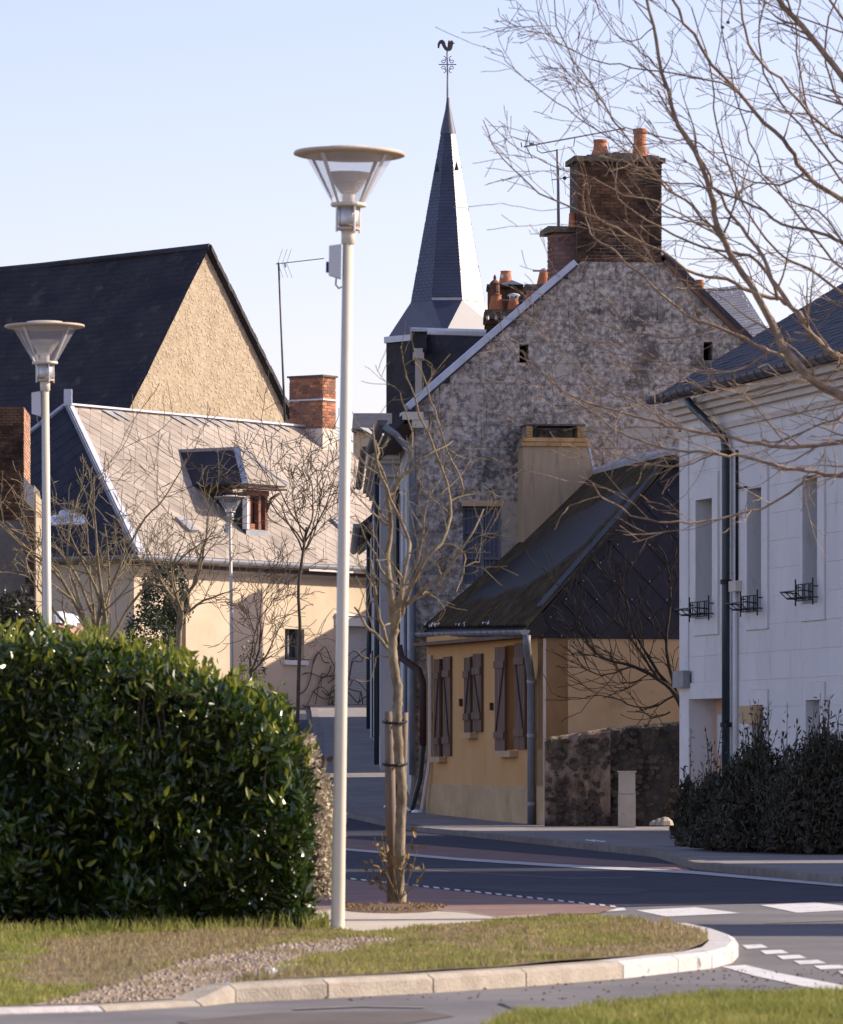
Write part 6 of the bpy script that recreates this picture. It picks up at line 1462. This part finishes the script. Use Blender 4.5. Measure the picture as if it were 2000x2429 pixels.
for _ in range(170):
    x = rh.uniform(-3.4, -.8); y = rh.uniform(29.3, 31.5); z_ = hedge_top(x); tw.tube([(x, y, z_ - .5), (x + rh.gauss(0, .04), y, z_ - .2), (x + rh.gauss(0, .07), y + rh.gauss(0, .05), z_ + rh.uniform(-.02, .12))], [.005, .004, .002], 4)
for _ in range(60):
    x = rh.uniform(-3, -.9); tw.tube([(x, 30.2, .08), (x + rh.gauss(0, .1), 29.9, .6), (x + rh.gauss(0, .2), 29.6, 1.1)], [.015, .01, .005], 5)
tw.v = [tuple(hp(p)) for p in tw.v]; tw.build('stems', M['bark_dark'], hd, kind='stuff')
cr_ = MB(); nx, nz = 26, 14                      # inner tangle of dead twigs that stops light (real foliage depth)
inn = []
for _ in range(7000):
    x = rh.uniform(-3.6, -.9); z_ = rh.uniform(.1, max(.3, hedge_top(x) - .12)); inn.append(V((x, rh.uniform(29.6, 31.8), z_)))
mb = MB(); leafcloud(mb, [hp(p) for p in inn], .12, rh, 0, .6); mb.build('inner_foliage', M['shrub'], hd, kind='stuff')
# weeds at the hedge foot
blades('weeds', lambda x, y: abs(y - (26.6 + (x + 1.7) * .45)) < .32 + .25 * noise.noise(V((x * 3, 0, 0))), (-3.0, -.5, 25.2, 28.2), 8500, .03, .10, .1, M['grass'], 'taller weeds and grass along the hedge foot and lamp base', wd=.0045)

h2 = thing('beige_hedge', 'sunlit beige dry-leaved hedge end between laurel and lamp pole', 'hedge', (-.62, 32.3, .1))
pts = []
for _ in range(5200):
    z_ = rh.uniform(.12, 1.16); y = rh.uniform(31.3, 33.4); xr = -.53 - .55 * max(0, z_ - .62) ** 1.5 + .05 * noise.noise(V((y * 3, z_ * 4, 0))); pts.append(V((xr - abs(rh.gauss(0, .12)), y, z_)))
leafobj('leaf', M['cream_leaf'], h2, 200, pts, .035, rh, .6, .3)
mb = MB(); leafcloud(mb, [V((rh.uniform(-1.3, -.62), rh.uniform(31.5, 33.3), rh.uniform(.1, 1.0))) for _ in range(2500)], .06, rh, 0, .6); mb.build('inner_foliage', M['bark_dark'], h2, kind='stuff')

def shrub(label, cx_, cy_, rx, ry_, h, n_, seed, shoots, lsize=.06, m='shrub'):
    rn = random.Random(seed); t = thing('shrub', label, 'shrub', (cx_, cy_, 0), 'dark shrubs before the white house'); pts = []; st = MB()
    while len(pts) < n_:
        a = rn.uniform(0, 6.28); e = rn.uniform(0, 1); th = rn.uniform(0, 1.57); rr = rn.uniform(.72, 1.0) * (1 + .22 * noise.noise(V((math.cos(a) * 2, math.sin(a) * 2, th * 3 + seed))))
        pts.append(V((cx_ + math.cos(a) * math.cos(th) * rx * rr, cy_ + math.sin(a) * math.cos(th) * ry_ * rr, .1 + math.sin(th) * h * rr * .95)))
    for _ in range(shoots):
        a = rn.uniform(0, 6.28); r_ = rn.uniform(0, .85); bx0 = V((cx_ + math.cos(a) * rx * r_, cy_ + math.sin(a) * ry_ * r_, .1 + h * .75 * math.sqrt(1 - r_ * r_))); tp_ = bx0 + V((rn.gauss(0, .08) , rn.gauss(0, .08), rn.uniform(.25, .75)))
        st.tube([V((cx_, cy_, .05)).lerp(bx0, .3), bx0, tp_], [.01, .006, .003], 4)
        for k in range(14): pts.append(bx0.lerp(tp_, k / 14) + V((rn.gauss(0, .02), rn.gauss(0, .02), 0)))
    ins = []
    for _ in range(n_ // 2):
        a = rn.uniform(0, 6.28); th = rn.uniform(0, 1.57); rr = rn.uniform(.1, .8); ins.append(V((cx_ + math.cos(a) * math.cos(th) * rx * rr, cy_ + math.sin(a) * math.cos(th) * ry_ * rr, .1 + math.sin(th) * h * rr)))
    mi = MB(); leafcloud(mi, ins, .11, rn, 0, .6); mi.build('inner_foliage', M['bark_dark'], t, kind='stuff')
    leafobj('leaf', M[m], t, 0, pts, lsize, rn, .32, .6); st.build('stems', M['bark_dark'], t, kind='stuff'); return t
gx = lambda px, d: (px - CX) * d / F
shrub('tallest dark evergreen shrub by the white house, at the right edge', gx(1960, 50), 50, .78, .9, 1.16, 9500, 1, 34)
shrub('dark evergreen shrub with upright shoots below the cream meter box', gx(1800, 51), 51, .62, .8, 1.04, 8500, 2, 30)
shrub('low dark evergreen shrub sprawling onto the pavement by the garden wall', gx(1690, 52), 52, .34, .6, .72, 4200, 3, 9)
shrub('small leafy shrub tuft nearest the utility cabinet', gx(1632, 54), 54, .16, .3, .68, 1500, 4, 4)
shrub('dark evergreen shrub in the second row at the right edge', gx(2080, 54), 54, .8, .9, 1.2, 3500, 6, 16)

# dark evergreen at left edge, ivy on the long house corner, small tiled roof
def leafblob(name, label, cat, c, r3, n_, size, m, seed):
    rn = random.Random(seed); t = thing(name, label, cat, (c[0], c[1], gz(c[1]))); pts = []
    for _ in range(n_):
        v = V((rn.gauss(0, 1), rn.gauss(0, 1), rn.gauss(0, 1))).normalized(); rr = rn.uniform(.7, 1.0) * (1 + .25 * noise.noise(v * 2.5 + V((seed, 0, 0))))
        pts.append(V((c[0] + v.x * r3[0] * rr, c[1] + v.y * r3[1] * rr, c[2] + v.z * r3[2] * rr)))
    leafobj('leaf', m, t, 0, pts, size, rn, .5, .2); st = MB(); st.tube([(c[0], c[1], gz(c[1])), (c[0], c[1], c[2])], [.08, .05], 8); st.build('trunk', M['bark_dark'], t); return t
p = P(20, 1500, 50); leafblob('evergreen_bush', 'dark evergreen bush under the brick wall at the left edge', 'bush', (p.x, 50, 1.9), (.42, .5, .75), 4500, .07, M['shrub'], 1)
p = P(345, 1400, 112); leafblob('ivy', 'ivy clump climbing the near corner of the long cream house', 'ivy', (p.x, 120.6, CZ + (HY - 1420) * 120 / F), (.62, .7, .85), 3600, .09, M['ivy'], 2)
p = P(310, 1500, 112); leafblob('ivy', 'lower ivy mass below the clump on the cream house corner', 'ivy', (p.x, 120.0, CZ + (HY - 1540) * 120 / F), (.65, .7, 1.1), 3400, .09, M['ivy'], 3)
p = P(590, 1580, 121); leafblob('climber', 'sparse dark climbing plant on the shaded lower cream wall', 'climber', (P(600, 1, 125).x, 124.6, CZ + (HY - 1590) * 124 / F), (.35, .3, .8), 500, .07, M['ivy'], 7)
shd = thing('shed', 'little tiled shed roof peeping over the hedge at left', 'shed', (P(180, 1600, 60).x, 60, .1))
a, b_, c_, d_ = P(128, 1475, 60), P(150, 1447, 61.2), P(222, 1500, 61.2), P(200, 1530, 60)
slab([a, b_, c_, d_], .05, 'roof', mat('pink_tile', (.30, .17, .12), (.42, .27, .20), 7, .9, .01, 30), shd)
simple_box([(a.x + .1, 60.1), (c_.x - .05, 60.1), (c_.x - .05, 62), (a.x + .1, 62)], .1, 1.9, 'wall', plas, shd)
sn = MB()
for i in range(26): p = a.lerp(c_, R.uniform(.05, .45)) + (b_ - a) * R.uniform(-.1, .3) + Z * .07; sn.lathe(p, [(.07, -.06), (.05, .02), (.001, .03)], 7)
tag(sn.build('snow', M['snow']), 'snow patch lying on the little shed roof', 'snow', kind='stuff')
# trailing bare creeper on the shaded lower cream wall
crp = thing('creeper', 'leafless creeper stems arching over the shaded cream wall', 'creeper', PH.pt(PH.u(740), 2.4, .1))
mb = MB(); rc = random.Random(6)
for k in range(16):
    u, v = PH.uv(rc.uniform(700, 790), rc.uniform(1600, 1690)); pts = []
    for i in range(7): pts.append(PH.pt(u, v, .05 + rc.uniform(0, .1))); u += rc.uniform(.05, .45); v += rc.gauss(.0, .22) - (.1 if i > 3 else -.12)
    mb.tube(smoothp(pts, 3), .014, 4)
mb.build('stems', M['bark_dark'], crp)
# rows of far dark buildings behind the gap between lamp and gable
fb = thing('far_building', 'low dark roof in the gap just left of the church tower', 'building', P(870, 1015, 150))
slab([P(835, 1018, 150), P(930, 1018, 150), P(930, 980, 154), P(838, 980, 154)], .1, 'roof', M['slate'], fb); simple_box([(P(838, 0, 150).x, 150.2), (P(930, 0, 150).x, 150.2), (P(930, 0, 150).x, 158), (P(838, 0, 150).x, 158)], 2.5, P(1, 1018, 150).z, 'wall', M['cream'], fb)
print('objects', len(bpy.data.objects), 'tris', sum(sum(len(p.vertices) - 2 for p in o.data.polygons) for o in bpy.data.objects if o.type == 'MESH'))
